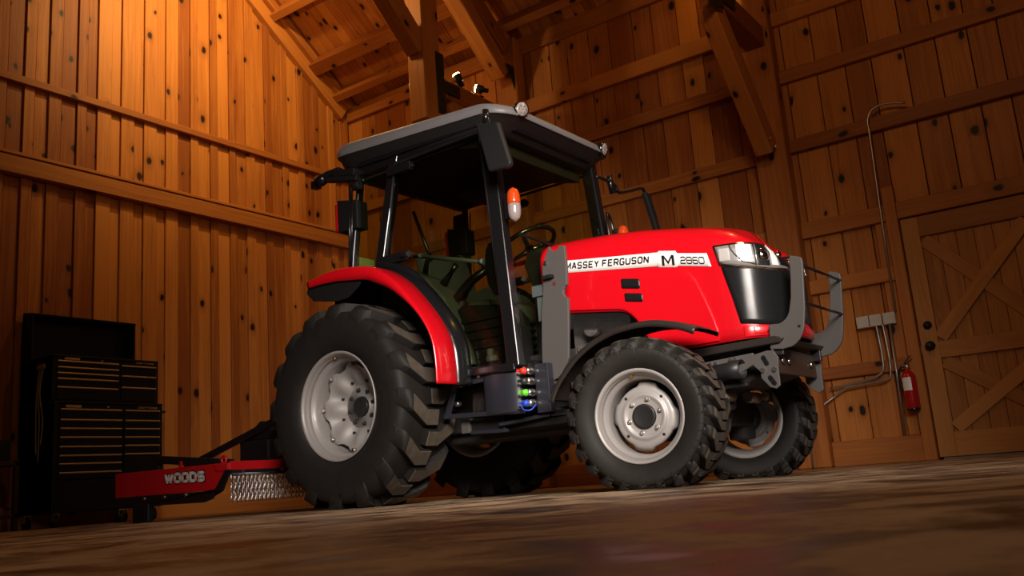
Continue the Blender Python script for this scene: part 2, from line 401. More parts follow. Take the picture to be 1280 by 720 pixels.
# gable wall: boards and raised battens
w = WB(); y = YB
def roofz(y): return 5.27+.74*(YB-y)
k = 0
while y > YF:
    top = min(roofz(y), 10.5)
    w.board((XL-.02, y-.132, 0), (XL-.02, y-.132, top), .262, .04, up=(1, 0, 0))
    if k % 1 == 0:
        bw = random.choice((.10, .125, .15)); dpt = .028
        w.board((XL+dpt/2-.002, y-bw/2-.012, 0), (XL+dpt/2-.002, y-bw/2-.012, top-.02), bw, dpt, up=(1, 0, 0))
    y -= .2645; k += 1
struct(w.make('wall_left', W_WALL, bevel=.003))
trim(WB().board((XL+.055, YF, 3.31), (XL+.055, YB, 3.31), .11, .17))
trim(WB().board((XL+.05, YF, 3.42), (XL+.05, YB, 3.42), .14, .035))
trim(WB().board((XL+.035, YF, 4.19), (XL+.035, YB, 4.19), .075, .075))
struct(WB().board((XL+.03, YF, .1), (XL+.03, YB, .1), .10, .20).make('baseboard_left', W_TIM))
# rake boards under the roof
sl = Vector((0, -1, .74)).normalized(); nrm = Vector((0, .74, 1)).normalized()
def slope(y, dn): return Vector((0, y, roofz(y)))-nrm*dn
for X_, wd, h_, dn in ((XL+.045, .09, .20, .20), (XL+.085, .17, .11, .07)):
    a = slope(YB, dn); b = slope(2.2, dn); a.x = b.x = X_
    trim(WB().board(a, b, wd, h_, up=nrm))
# roof deck: boards running down the slope
w = WB(); x = XL-.1
while x < XR:
    a = slope(YB+.3, -.02); b = slope(1.6, -.02); a.x = b.x = x+.0725
    w.board(a, b, .140, .03, up=nrm); x += .145
struct(w.make('ceiling', W_WALL, bevel=.002))
mb = MB(); mb.prism([(YB+.3, roofz(YB+.3)+.05), (1.5, roofz(1.5)+.05), (1.5, roofz(1.5)+.12), (YB+.3, roofz(YB+.3)+.12)], 0, XL-.3, XR); struct(mb.make('ceiling_deck', BLKM))
# purlins
for yy in (8.28, 7.90, 7.24, 6.55, 5.85, 5.1, 4.3, 3.5):
    c = slope(yy, .10); trim(WB().board((XL+.02, c.y, c.z), (XR, c.y, c.z), .10 if yy != 7.90 else .17, .19, up=nrm))

# hammer-beam trusses
def truss(X_, label, near=False):
    t = thing('timber_truss', label, 'roof truss', (X_, YB, 0)); o = Vector((X_, YB, 0))
    def bd(a, b, wd, h, nm, up=(1, 0, 0)):
        A = Vector((0, a[0]-YB, a[1])); B_ = Vector((0, b[0]-YB, b[1]))
        return WB().board(A, B_, wd, h, up=up).make(nm, W_TIM, t, bevel=.01)
    # width = in-plane, height = along X
    bd((YB-.18, 4.145), (7.22 if near else 6.69, 4.145), .21, .20, 'hammer_beam')
    bd((6.81, 4.40 if near else 3.72), (6.81, 6.3), .27, .22, 'hammer_post')
    bd((YB-.27, 2.98), (7.15, 4.06), .24, .16, 'knee_brace')
    bd((YB-.27, 4.72), (6.4, 6.28), .20, .20, 'strut')
    bd((6.72, 4.50), (5.4, 5.72), .22, .18, 'collar_brace')
    bd((YB-.22, roofz(YB-.2)-.36), (2.4, roofz(2.4)-.36), .22, .18, 'principal_rafter')
    def plate(pts, nm):
        m = MB(); m.prism([(p[0]-YB, p[1]) for p in pts], 0, .112, .124)
        m.make(nm, IRON, t, bevel=.003)
        return m
    if near: plate([(6.90, 4.6), (7.02, 4.6), (7.30, 4.24), (7.52, 4.22), (7.50, 4.08), (7.22, 4.06), (7.2, 3.98), (6.86, 3.88), (6.84, 3.98), (7.0, 4.08), (6.90, 4.2)], 'steel_plate')
    else: plate([(6.86, 4.50), (6.98, 4.50), (6.98, 4.21), (7.23, 4.21), (7.23, 4.08), (6.98, 4.08), (6.98, 3.82), (6.86, 3.82)], 'steel_plate')
    plate([(8.14, 4.82), (8.30, 4.82), (8.46, 4.55), (8.46, 4.02), (8.34, 4.02), (8.34, 4.45)], 'steel_plate')
    for (a, b) in ((6.92, 4.43), (6.92, 4.31), (6.92, 3.97 if not near else 4.31), (6.92, 3.87 if not near else 4.43), (7.16, 4.145), (8.25, 4.74), (8.40, 4.45), (8.40, 4.1)):
        m = MB(); m.cyl((.124, a-YB, b), (.134, a-YB, b), .014, 8); m.make('bolt', IRON, t)
    for a, b in ((8.22, 2.99), (8.10, 3.04)):
        m = MB(); m.cyl((.08, a-YB, b), (.09, a-YB, b), .014, 10); m.make('bolt', STEEL, t)
    return t
truss(-5.57, 'timber hammer-beam truss further back, nearest the gable corner, carrying two lit spotlights')
truss(-2.61, 'timber hammer-beam truss nearer the door, its knee brace footed on the wall post', True)

# spotlights
def spotlight(loc, aim, label):
    t = thing('spotlight', label, 'spotlight', loc, group='small spotlights on the truss beams')
    d = Vector(aim).normalized(); c = d*.0+Vector((0, 0, .10))
    m = MB(); m.cyl((0, 0, 0), (0, 0, .07), .012, 8); m.box((-.03, -.03, 0), (.03, .03, .012)); m.make('bracket', IRON, t)
    m = MB(); m.tube([c-d*.10, c-d*.045, c-d*.04, c+d*.035], [.024, .026, .042, .048], 20); m.make('housing', IRON, t)
    m = MB(); m.tube([c+d*.036, c+d*.050, c+d*.056], [.044, .040, .02], 20); m.make('lamp_bulb', BULB, t)
    return t
spotlight((-5.50, 7.28, 4.252), (-.3, -.3, .9), 'small lit spotlight on the hammer beam, the left one, turned upward')
spotlight((-5.50, 7.66, 4.252), (-.85, -.5, .35), 'small lit spotlight on the hammer beam, the right one, turned to the gable wall')

# ------------------------------------------------------------------ conduit, boxes, extinguisher
def wallpt(x, z, d=.03): return (x, YB-.062-d, z)
m = MB(); pts = spline([wallpt(-1.38, 3.12), wallpt(-1.55, 3.16), wallpt(-1.66, 3.14), wallpt(-1.712, 3.06), wallpt(-1.715, 2.95)], 5)
pts += [Vector(wallpt(-1.735, 2.1)), Vector(wallpt(-1.745, 1.28))]
m.tube(pts, .0095, 10); tag(m.make('conduit', GALV), 'tall grey conduit rising from the rightmost box and bending right at the top', 'conduit')
m = MB(); m.tube([wallpt(-1.81, 1.2), wallpt(-1.83, .225)], .011, 10)
tag(m.make('conduit', GALV), 'straight grey conduit dropping from the rightmost box to the baseboard beside the extinguisher', 'conduit')
for k, dx in ((0, 0), (1, .055)):
    m = MB(); p = spline([wallpt(-1.925+dx, 1.2), wallpt(-1.915+dx, .95), wallpt(-1.925+dx, .80-.05*k), wallpt(-1.99+dx, .745-.04*k), wallpt(-2.12, .72-.03*k), wallpt(-2.4, .69-.03*k)], 6)
    if k == 1: p = p[:-6]+[Vector(wallpt(-2.25, .68)), Vector(wallpt(-2.36, .63, -.005)), Vector(wallpt(-2.44, .575, .04)), Vector(wallpt(-2.60, .46, .13)), Vector(wallpt(-2.62, .01, .13))]
    m.tube(p, .010, 10)
    tag(m.make('conduit', GALV), ('grey conduit curving left under the boxes, the inner of the two', 'grey conduit curving left under the boxes, the outer one with a kinked end')[k], 'conduit', 'curved conduits under the boxes')
for k, (xa, lab) in enumerate(((-2.083, 'ivory junction box, leftmost of the three in the row, with a plain cover'), (-1.972, 'ivory junction box with outlets, middle of the three in the row'), (-1.857, 'ivory junction box with outlets, rightmost of the three, where the tall conduit enters'))):
    t = thing('junction_box', lab, 'junction box', (xa+.05, YB-.06, 1.235), group='junction boxes beside the door')
    t.rotation_euler = (0, 0, 0)
    m = MB(); m.box((-.052, -.045, -.052), (.052, .0, .052)); m.make('box_body', BOXW, t, bevel=.006)
    m = MB(); m.prism([(-.048, -.03), (-.03, -.048), (.03, -.048), (.048, -.03), (.048, .03), (.03, .048), (-.03, .048), (-.048, .03)], 1, -.050, -.045); m.make('cover_plate', BOXW, t, bevel=.002)
    if k:
        for sx in (-.018, .018):
            m = MB(); m.cyl((sx, -.053, 0), (sx, -.050, 0), .014, 16)
            for zz in (-.005, .005): m.box((sx-.007, -.0545, zz-.0012), (sx+.007, -.053, zz+.0012))
            m.make('outlet', BOXW, t)
    for sx in (-.038, .038):
        m = MB(); m.cyl((sx, -.053, .0), (sx, -.050, 0), .004, 8); m.make('screw', STEEL, t)
t = thing('fire_extinguisher', 'red fire extinguisher hung on the casing left of the door', 'fire extinguisher', (-1.715, YB-.155, .43))
m = MB(); m.lathe([(0, 0), (0, .050), (.01, .058), (.27, .058), (.30, .050), (.325, .028), (.335, .02), (.345, .02), (.345, 0)], ax=2, seg=32); m.make('cylinder', EXTR, t)
m = MB(); m.lathe([(-.012, 0), (-.012, .05), (.012, .0595), (.012, .0)], ax=2, seg=32); m.make('foot_ring', BLK, t)
m = MB(); m.lathe([(.34, 0), (.34, .018), (.375, .018), (.385, .01), (.385, 0)], ax=2, seg=16); m.make('valve', STEEL, t)
m = MB(); m.bar((-.015, 0, .38), (.055, -.01, .425), .018, .008); m.bar((-.02, 0, .392), (.045, -.01, .455), .018, .006); m.make('handle', BLK, t, bevel=.002)
m = MB(); m.tube(spline([(-.01, 0, .37), (-.05, -.01, .36), (-.072, -.005, .30), (-.070, 0, .16)], 6), .009, 8); m.make('hose', BLK, t)
m = MB(); rows = []
for zz in (.16, .27): rows.append([(.0592*math.cos(a), .0592*math.sin(a), zz) for a in [math.radians(215+k*8) for k in range(11)]])
m.grid(rows); m.make('paper_label', WHITE, t)
m = MB(); m.box((-.02, .05, .1), (.02, .093, .33)); m.make('wall_bracket', IRON, t)

# ------------------------------------------------------------------ tool chests
def drawer(par, x, y0, y1, z0, z1):
    m = MB(); m.box((x-.006, y0, z0), (x+.010, y1, z1)); d = m.make('drawer', TOOLB, par, bevel=.002)
    m = MB(); m.prism([(x+.010, z1), (x+.022, z1), (x+.024, z1-.004), (x+.022, z1-.012), (x+.010, z1-.014)], 1, y0, y1); m.make('drawer_pull', TRIMB, d)
CH = (-8.28, -7.70, 4.17, 5.21)
t = thing('tool_cabinet', 'black rolling tool cabinet of two drawer banks, the lower unit on casters', 'tool cabinet', (0, 0, 0)); t.location = (-8.0, 4.69, 0)
ox, oy = -8.0, 4.69
def L(x_, y_): return (x_-ox, y_-oy)
x0, y0 = L(CH[0], CH[2]); x1, y1 = L(CH[1], CH[3])
m = MB(); m.box((x0, y0, .12), (x1-.01, y1, 1.055)); m.box((x0-.005, y0-.005, 1.04), (x1+.004, y1+.005, 1.062)); m.box((x0, y0, .12), (x1+.006, y0+.045, 1.045)); m.box((x0, y1-.03, .12), (x1+.006, y1, 1.045)); m.box((x0, y0, .12), (x1+.004, y1, .38)); m.make('body', TOOLB, t, bevel=.006)
zl = [.995, .905, .83, .755, .675, .60, .53, .455]
ys = (y0+.05, 4.79-oy, 4.825-oy, y1-.035)
for i, z in enumerate(zl):
    drawer(t, x1, ys[0], ys[1], (zl[i+1] if i+1 < len(zl) else .39)+.006, z)
zr = [.995, .905, .83, .755, .68, .605]
for i, z in enumerate(zr):
    drawer(t, x1, ys[2], ys[3], (zr[i+1] if i+1 < len(zr) else .39)+.006, z)
for a, b in ((x1-.06, y0+.06), (x1-.06, y1-.38), (x1-.06, y1-.06), (x0+.06, y0+.06), (x0+.06, y1-.06)):
    m = MB(); m.cyl((a, b-.018, .05), (a, b+.018, .05), .05, 20); c = m.make('caster', RUB, t)
    m = MB(); m.box((a-.03, b-.026, .05), (a+.03, b-.020, .12)); m.box((a-.03, b+.020, .05), (a+.03, b+.026, .12)); m.box((a-.035, b-.03, .108), (a+.035, b+.03, .122)); m.make('caster_fork', STEEL, c)
lettering('brand_lettering', 'CRAFTSMAN', lambda a, b: (x1+.0065, ys[3]-.22+a*.20, 1.008+b*.022), TRIMB, t, .2)
m = MB(); m.box((x1+.0062, ys[0]+.05, 1.005), (x1+.009, ys[0]+.19, 1.028)); m.make('badge', TRIMB, t, bevel=.002)
m = MB(); m.cyl((x1+.004, 4.66-oy, 1.018), (x1+.010, 4.66-oy, 1.018), .009, 12); m.make('lock', STEEL, t)
m = MB(); m.tube(spline([(x1-.05, y1, .985), (x1-.05, y1+.05, .99), (x0+.1, y1+.05, .99), (x0+.1, y1, .985)], 4), .012, 8); m.make('side_handle', BLK, t)
t = thing('tool_box', 'black tool box with an open raised lid, standing on the rolling cabinet', 'tool box', (-8.0, 4.69, 1.066))
m = MB(); m.box((x0, y0, 0), (x1-.05, y1-.02, .40)); m.box((x0, y0, 0), (x1-.035, y0+.03, .40)); m.box((x0, y1-.05, 0), (x1-.035, y1-.02, .40)); m.box((x0, y0, .385), (x1-.032, y1-.02, .405)); m.make('body', TOOLB, t, bevel=.006)
zl = [.355, .30, .25, .20, .125]
for i, z in enumerate(zl): drawer(t, x1-.05, ys[0]-.01, ys[1]-.01, (zl[i+1] if i+1 < len(zl) else .01)+.006, z)
zr = [.345, .25, .145]
for i, z in enumerate(zr): drawer(t, x1-.05, ys[2]-.01, ys[3]-.01, (zr[i+1] if i+1 < len(zr) else .01)+.006, z)
m = MB(); m.prism([(x0, .40), (x0+.02, .40), (x0+.05, .82), (x0+.17, .80), (x0+.18, .83), (x0-.0, .86)], 1, y0, y1-.02); m.box((x0, y0, .40), (x0+.17, y0+.02, .83)); m.box((x0, y1-.04, .40), (x0+.17, y1-.02, .83)); m.make('lid', TOOLB, t, bevel=.006)
lettering('brand_lettering', 'CRAFTSMAN', lambda a, b: (x1-.033, ys[3]-.22+a*.19, .364+b*.020), TRIMB, t, .2)
m = MB(); m.box((x1-.036, ys[0]+.05, .362), (x1-.032, ys[0]+.19, .382)); m.make('badge', TRIMB, t, bevel=.002)
m = MB(); m.cyl((x1-.04, 4.62-oy, .37), (x1-.03, 4.62-oy, .37), .009, 12); m.make('lock', STEEL, t)
# bungee cord hanging at the side
m = MB(); yy = y0-.012+oy
for dx, zz in ((0, .62), (.035, .55), (.07, .70)):
    m.tube(spline([(-7.93+dx, yy, 1.38), (-7.94+dx*.7, yy-.015, 1.15), (-7.95+dx*1.6, yy-.01, .9), (-7.93+dx, yy-.012, zz)], 5), .006, 6)
m.box((-7.96, yy-.012, 1.36), (-7.85, yy+.008, 1.40))
tag(m.make('cord', plain('tan_cord', (.35, .20, .07), .7)), 'tan cords hanging from a hook on the left side of the tool chests', 'cord')
# low shelf at the far left
t = thing('storage_shelf', 'wooden storage shelf, toned dark for the shade, low against the gable wall at the far left edge', 'shelf', (-8.05, 3.55, 0))
W_DK = wood('shaded_shelf_wood', (.03, .012, .005), (.07, .03, .012))  # shade of the unlit corner put into the wood colour
for zz in (.12, .55): WB().board((0, -.42, zz), (0, .42, zz), .42, .035).make('shelf_board', W_DK, t)
for a in (-.19, .19):
    for b in (-.40, .40): WB().board((a, b, 0), (a, b, .58), .04, .04, up=(1, 0, 0)).make('leg', W_DK, t)
m = MB(); m.box((-8.18, 3.62, .57), (-7.90, 3.92, .74)); m.box((-8.17, 3.63, .74), (-7.91, 3.91, .75))
tag(m.make('storage_case', BLKM, bevel=.01), 'small black case standing on the low shelf at the far left edge', 'case')

# ------------------------------------------------------------------ tractor
TY = -.0343; TO = (-3.9943, 4.7326, 0)
T = thing('tractor', 'large red utility tractor with a glazed black cab parked in the middle of the barn', 'tractor', TO, TY)

# tyres and wheels
def tyre(R, rb, W, n, lh, zc, name, par, bw, slopek):
    """axis along y, outer side = -y ; returns tyre object"""
    sg = W/2; rt = R-lh
    mid = (rb+R)/2
    prof = [(-.34*W, rb-.010), (-.405*W, rb+.001), (-.445*W, rb+.020), (-.485*W, rb+(mid-rb)*.45), (-.50*W, mid), (-.497*W, mid+(rt-mid)*.45), (-.478*W, rt-.030), (-.44*W, rt-.010),
            (-.34*W, rt-.002), (-.15*W, rt+.003), (0, rt+.004)]
    prof = prof+[(-a, r) for a, r in reversed(prof[:-1])]
    m = MB(); m.lathe(prof, seg=96); m.sm = [True]*len(m.f)
    nb = len(m.f)
    for s in (-1, 1):
        for k in range(n):
            th = 2*PI*(k+(.5 if s > 0 else 0))/n
            def arc(v, r, hw, off, lo):
                out = []
                for q, rr, hh in ((-1, lo, hw*1.18), (-1, r, hw), (1, r, hw), (1, lo, hw*1.18)):
                    a = th+(off+q*hh)/R
                    out.append((rr*math.cos(a), s*v, rr*math.sin(a)))
                return out
            sl = slopek
            secs = [arc(.492*W, mid+(rt-mid)*.42, bw*.22, .02*W, mid+(rt-mid)*.30-.012),
                    arc(.503*W, mid+(rt-mid)*.72, bw*.42, .01*W, mid+(rt-mid)*.5-.01),
                    arc(.498*W, rt-.022, bw*.54, -sl*.01*W, rt-.060),
                    arc(.478*W, rt+lh*.12, bw*.58, -sl*.03*W, rt-.035),
                    arc(.448*W, R-lh*.30, bw*.58, -sl*.06*W, rt-.02),
                    arc(.40*W, R-lh*.04, bw*.56, -sl*.11*W, rt-.015),
                    arc(.30*W, R-.001, bw*.54, -sl*.20*W, rt-.01),
                    arc(.14*W, R+.002, bw*.50, -sl*.34*W, rt-.005),
                    arc(-.075*W, R+.002, bw*.50, -sl*.34*W, rt-.005)]
            o = len(m.v); m.add([p for q in secs for p in q], [])
            for i in range(len(secs)-1):
                for j in range(3):
                    a = o+i*4+j; m.f.append((a, a+1, a+5, a+4)); m.sm.append(i < 5)
            m.f.append((o+3, o+2, o+1, o)); m.sm.append(False)
            e = o+(len(secs)-1)*4; m.f.append((e, e+1, e+2, e+3)); m.sm.append(False)
    fm = [0]*nb
    # the worn contact faces of the lugs are paler
    for f in m.f[nb:]:
        r = sum(math.hypot(m.v[i][0], m.v[i][2]) for i in f)/len(f); v = sum(abs(m.v[i][1]) for i in f)/len(f)
        fm.append(1 if (r > R-.006 and v < .47*W) else 0)
    # flattened where it carries the weight
    g = -zc+.001
    m.v = [(x_, y_*(1+.06*max(0, min(1, (g+.12-z_)/.12))) if abs(y_) > .4*W else y_, max(z_, g+(z_-g)*.02 if z_ < g else z_)) for x_, y_, z_ in m.v]
    o = m.make(name, RUB, par, mats=[RUB, RUBW], fm=fm, fixn=True)
    md = o.modifiers.new('bevel', 'BEVEL'); md.width = .004; md.segments = 1; md.limit_method = 'ANGLE'; md.angle_limit = math.radians(50)
    return o

def wheel(kind, side, x, yc, rz=0.):
    rear = kind == 'rear'
    if rear: R, rb, W, n, lh, zc, d0, bw, sk = .626, .330, .45, 16, .050, .606, .19, .092, .85
    else: R, rb, W, n, lh, zc, d0, bw, sk = .380, .2265, .30, 24, .030, .342, .126, .040, .80
    # build for right side (outer = -y); left side is rotated half a turn with the lugs reversed
    m = MB()
    if rear: prof = [(0, .331), (-.004, .325), (.004, .314), (.020, .308), (.030, .3085), (.036, .303), (.052, .301), (.058, .305), (.066, .298), (.075, .284), (.10, .279), (.17, .276), (.30, .272), (.34, .285), (.37, .308), (.38, .331)]
    else: prof = [(0, .2275), (-.003, .222), (.004, .212), (.014, .207), (.022, .2075), (.027, .2025), (.038, .2010), (.043, .204), (.052, .196), (.064, .184), (.085, .180), (.16, .178), (.22, .19), (.245, .206), (.252, .2275)]
    m.lathe([(-d0+a, r) for a, r in prof], seg=96)
    rim = m.make(kind+'_wheel', SILV, T, solid=.006, off=-1, loc=(x, yc, zc)); rim.rotation_euler = (0, 0, rz+(PI if side > 0 else 0))
    ty = tyre(R, rb, W, n, lh, zc, 'tyre', rim, bw, sk*(1 if side < 0 else -1))
    # disc
    m = MB(); rows = []; NS = 128
    if rear:
        rr = [.060, .080, .105, .125, .14, .165, .19, .215, .235, .25, 1.]
        for q in rr:
            row = []
            for k in range(NS):
                a = 2*PI*k/NS; wv = math.cos(8*a)
                edge = .262+.016*max(-1, min(1, 1.6*wv)); r = q if q < 1 else edge
                r = min(r, edge-.004*(10-rr.index(q)) if q > .2 and q < 1 else r)
                t_ = max(0, min(1, (r-.13)/.13)); dep = .215-.075*t_
                if .13 < r: dep -= .016*wv*math.sin(PI*min(1, (r-.13)/.115))
                row.append((r*math.cos(a), -d0+dep, r*math.sin(a)))
            rows.append(row)
    else:
        rr = [.040, .060, .085, .092, .100, .106, .112, .122, .134, .144, 1.]; dd = [.088, .088, .088, .086, .078, .078, .086, .090, .090, .094, .108]
        for q, dep in zip(rr, dd):
            row = []
            for k in range(NS):
                a = 2*PI*k/NS; edge = .156+.008*max(-1, min(1, 4*math.cos(4*a+.6)-1.2)); r = min(q, edge) if q < 1 else edge
                row.append((r*math.cos(a), -d0+dep, r*math.sin(a)))
            rows.append(row)
    m.grid(rows, closed=True); m.make('wheel_disc', SILV, rim, solid=.009)
    # tabs join the disc to the rim
    if rear:
        for k in range(8):
            a = 2*PI*k/8; c, s = math.cos(a), math.sin(a)
            m = MB(); m.bar((.262*c, -d0+.145, .262*s), (.280*c, -d0+.150, .280*s), .05, .016, up=(0, 1, 0)); m.make('rim_lug', SILV, rim, bevel=.003)
            m = MB(); m.cyl((.262*c, -d0+.115, .262*s), (.262*c, -d0+.140, .262*s), .011, 6); m.make('rim_bolt', STEEL, rim)
        hc, hr, hd = .062, .105, .205
        m = MB(); m.lathe([(-d0+.203, .066), (-d0+.207, .066), (-d0+.209, .13), (-d0+.214, .132)], seg=48); m.make('hub_flange', SILV, rim, solid=.004)
        nn = 8
    else: hc, hr, hd, nn = .060, .083, .086, 6
    m = MB(); m.lathe([(-d0+hd+.03, hc), (-d0+hd-.012, hc), (-d0+hd-.018, hc-.006), (-d0+hd-.016, hc-.012), (-d0+hd-.016, 0)], seg=40)
    m.make('hub_cap', DARKP, rim)
    for k in range(nn):
        a = 2*PI*(k+.25)/nn; c, s = math.cos(a), math.sin(a)
        m = MB(); m.lathe([(-d0+hd+.01, .014), (-d0+hd-.003, .014), (-d0+hd-.004, .0105)], (hr*c, 0, hr*s), seg=14); m.tube([(hr*c, -d0+hd, hr*s), (hr*c, -d0+hd-.016, hr*s), (hr*c, -d0+hd-.019, hr*s)], [.010, .0095, .006], 6)
        m.make('lug_nut', CAST if rear else GALV, rim)
    for k in range(4 if not rear else 8):       # small square holes punched in the disc
        a = 2*PI*k/(4 if not rear else 8)+(.75 if not rear else PI/8); rr_ = .128 if not rear else .165; c, s = math.cos(a), math.sin(a)
        dep = .0845 if not rear else .188
        m = MB(); M_ = Matrix.Translation((rr_*c, 0, rr_*s)); m.box((-.006, -d0+dep-.002, -.006), (.006, -d0+dep+.012, .006), M=M_); m.make('disc_hole', INK, rim)
    m = MB(); a = 1.72; rr_ = .300 if rear else .197
    m.cyl((rr_*math.cos(a), -d0+.055, rr_*math.sin(a)), (rr_*math.cos(a), -d0+.028, rr_*math.sin(a)), .0075, 8); m.make('valve_stem', BRASS, rim)
    return rim
wheel('rear', -1, 0, -.64); wheel('rear', 1, 0, .64)
wheel('front', -1, 1.965, -.607, .155); wheel('front', 1, 1.965, .607, .155)

# ---- hood surface
PLAN = [(2.30,-.33),(2.36,-.326),(2.41,-.316),(2.45,-.298),(2.487,-.270),(2.520,-.238),(2.548,-.20),(2.568,-.15),(2.582,-.08),(2.587,0.0)]
PU = [2.30]
for a_, b_ in zip(PLAN, PLAN[1:]): PU.append(PU[-1]+math.dist(a_, b_))
UMAX = PU[-1]
ZS = [(1.3,1.426),(1.425,1.421),(1.64,1.405),(1.843,1.381),(2.026,1.348),(2.218,1.308),(2.391,1.258),(2.48,1.222),(2.53,1.185),(2.577,1.13),(2.59,1.10)]
def plan(u):
    if u <= 2.30: return (u, -.33, 0., -1.)
    u = min(u, UMAX)
    for i in range(len(PLAN)-1):
        if u <= PU[i+1]+1e-9:
            f = (u-PU[i])/(PU[i+1]-PU[i]); a, b = PLAN[i], PLAN[i+1]
            def nn(k):
                if k == 0: return (0., -1.)
                if k == len(PLAN)-1: return (1., 0.)
                p = PLAN[k-1]; q = PLAN[k+1]; d = math.dist(p, q); return ((q[1]-p[1])/d, -(q[0]-p[0])/d)
            n0, n1 = nn(i), nn(i+1); nx = n0[0]+(n1[0]-n0[0])*f; ny = n0[1]+(n1[1]-n0[1])*f; l = math.hypot(nx, ny)
            return (a[0]+(b[0]-a[0])*f, a[1]+(b[1]-a[1])*f, nx/l, ny/l)
def hs(u, z, off=0.):
    x, y, nx, ny = plan(u); zs = interp(x, ZS); t = (z-(zs-.13))/.13; t = max(0, min(.999, t))
    ins = .12*(1-math.sqrt(1-t*t))-off
    return (x-nx*ins, y-ny*ins, z+off*t*.7)
ZB = [(1.30, .99), (1.40, .984), (1.712, .939), (1.75, .925), (1.79, .895), (1.825, .85), (1.85, .80), (1.885, .73), (1.92, .70), (2.0, .687), (2.14, .678), (2.66, .685)]
us = [1.215, 1.24, 1.27, 1.30]+[1.33+i*.03 for i in range(13)]+[1.72+.015*i for i in range(20)]+[2.03+i*.03 for i in range(10)]+[2.31+i*(UMAX-2.31)/20 for i in range(21)]
def hood():
    m = MB(); cols = []
    full = [(u, -1) for u in us]+[(u, 1) for u in reversed(us[:-1])]
    for u, s in full:
        x = plan(u)[0]; zb = interp(x, ZB); zs = interp(x, ZS); col = []
        zz = [zb]+[zb+(zs-.13-zb)*k/7 for k in range(1, 8)]+[zs-.13+.13*math.sin(PI/2*k/6)*.999 for k in range(1, 7)]
        pts = [hs(u, z) for z in zz]
        # crown to the centre line
        ex = pts[-1]; cx = min(x, 2.45); cz = interp(cx, ZS)+.035 if x < 2.45 else interp(x, ZS)+.035*max(0, (2.59-x)/.14)+.0
        cxx = x if x < 2.45 else 2.45+(ex[0]-2.45)*.9
        for k in range(1, 6):
            t = k/5; yy = ex[1]*(1-t); pts.append((ex[0]+(min(ex[0], cxx)-ex[0])*t, yy, ex[2]+(cz-ex[2])*math.sin(PI/2*t)))
        cols.append([(p[0], p[1]*(-s), p[2]) if s > 0 else p for p in pts])
    cols = [c for c in cols]
    m.grid(cols); bmv = m
    o = m.make('hood', RED, T, solid=.012, off=-1)
    return o
HOOD = hood()
def patch(name, cols, mat, par, solid=.004, n=6, smooth=True, bevel=0.):
    """cols: list of (u, zb, zt)"""
    m = MB(); rows = []
    for u, zb, zt, off in cols:
        rows.append([hs(u, zb+(zt-zb)*k/n, off) for k in range(n+1)])
    m.grid(rows, smooth); return m.make(name, mat, par, solid=solid, off=0, bevel=bevel, seg=2)
def sides(fn):
    """run fn once for each side of the hood by mirroring the made objects"""
    for s in (-1, 1):
        obs = fn()
        if s > 0:
            for o in obs:
                for v in o.data.vertices: v.co.y = -v.co.y
                o.data.flip_normals()
def mk_decal():
    out = []
    ptT = [(1.335, 1.294), (1.975, 1.2105), (1.982, 1.217), (2.080, 1.1965), (2.088, 1.182), (2.252, 1.147), (2.268, 1.078)]
    ptB = [(1.335, 1.224), (1.964, 1.137), (1.975, 1.129), (2.072, 1.110), (2.086, 1.114), (2.268, 1.074)]
    ul = sorted(set([1.335+.03*k for k in range(31)]+[p[0] for p in ptT]+[p[0] for p in ptB])); ul = [u for u in ul if u <= 2.268]
    out.append(patch('decal_band', [(u, interp(u, ptB), max(interp(u, ptT), interp(u, ptB)+.002), .0025) for u in ul], WHITE, HOOD, solid=.001, n=2))
    return out
sides(mk_decal)
def lab(s):
    for b_, u0, u1, z0, sl_, h_, t_, sh, asp in (('MASSEY FERGUSON', 1.385, 1.925, 1.2345, -.132, .040, .20, .16, .78), ('2860', 2.102, 2.236, 1.121, -.215, .040, .175, .0, 1.25)):
        if s < 0: lettering('model_lettering', b_, lambda a, b: hs(u0+a*(u1-u0), z0+a*(u1-u0)*sl_+b*h_, .0042), INK, HOOD, t_, sh, asp)
        else: lettering('model_lettering', b_, lambda a, b: (lambda p: (p[0], -p[1], p[2]))(hs(u1-a*(u1-u0), z0+(1-a)*(u1-u0)*sl_+b*h_, .0042)), INK, HOOD, t_, sh, asp)
lab(-1); lab(1)
def m_glyph(s):
    st = [[(0,0),(.2,0),(.2,1),(0,1)],[(.8,0),(1,0),(1,1),(.8,1)],[(.2,1),(.2,.70),(.5,.10),(.5,.42)],[(.8,1),(.8,.70),(.5,.10),(.5,.42)],[(0,1),(.2,1),(.28,.86),(.2,.7)],[(1,1),(.8,1),(.72,.86),(.8,.7)]]
    m = MB()
    for q in st:
        ps = []
        for a, b in q:
            p = hs(1.996+a*.072, 1.1325-(a*.072)*.15+b*.056, .0042); ps.append((p[0], -p[1] if s > 0 else p[1], p[2]))
        m.add(ps, [(0, 1, 2, 3)])
    m.make('model_lettering', INK, HOOD, fixn=False)
m_glyph(-1); m_glyph(1)
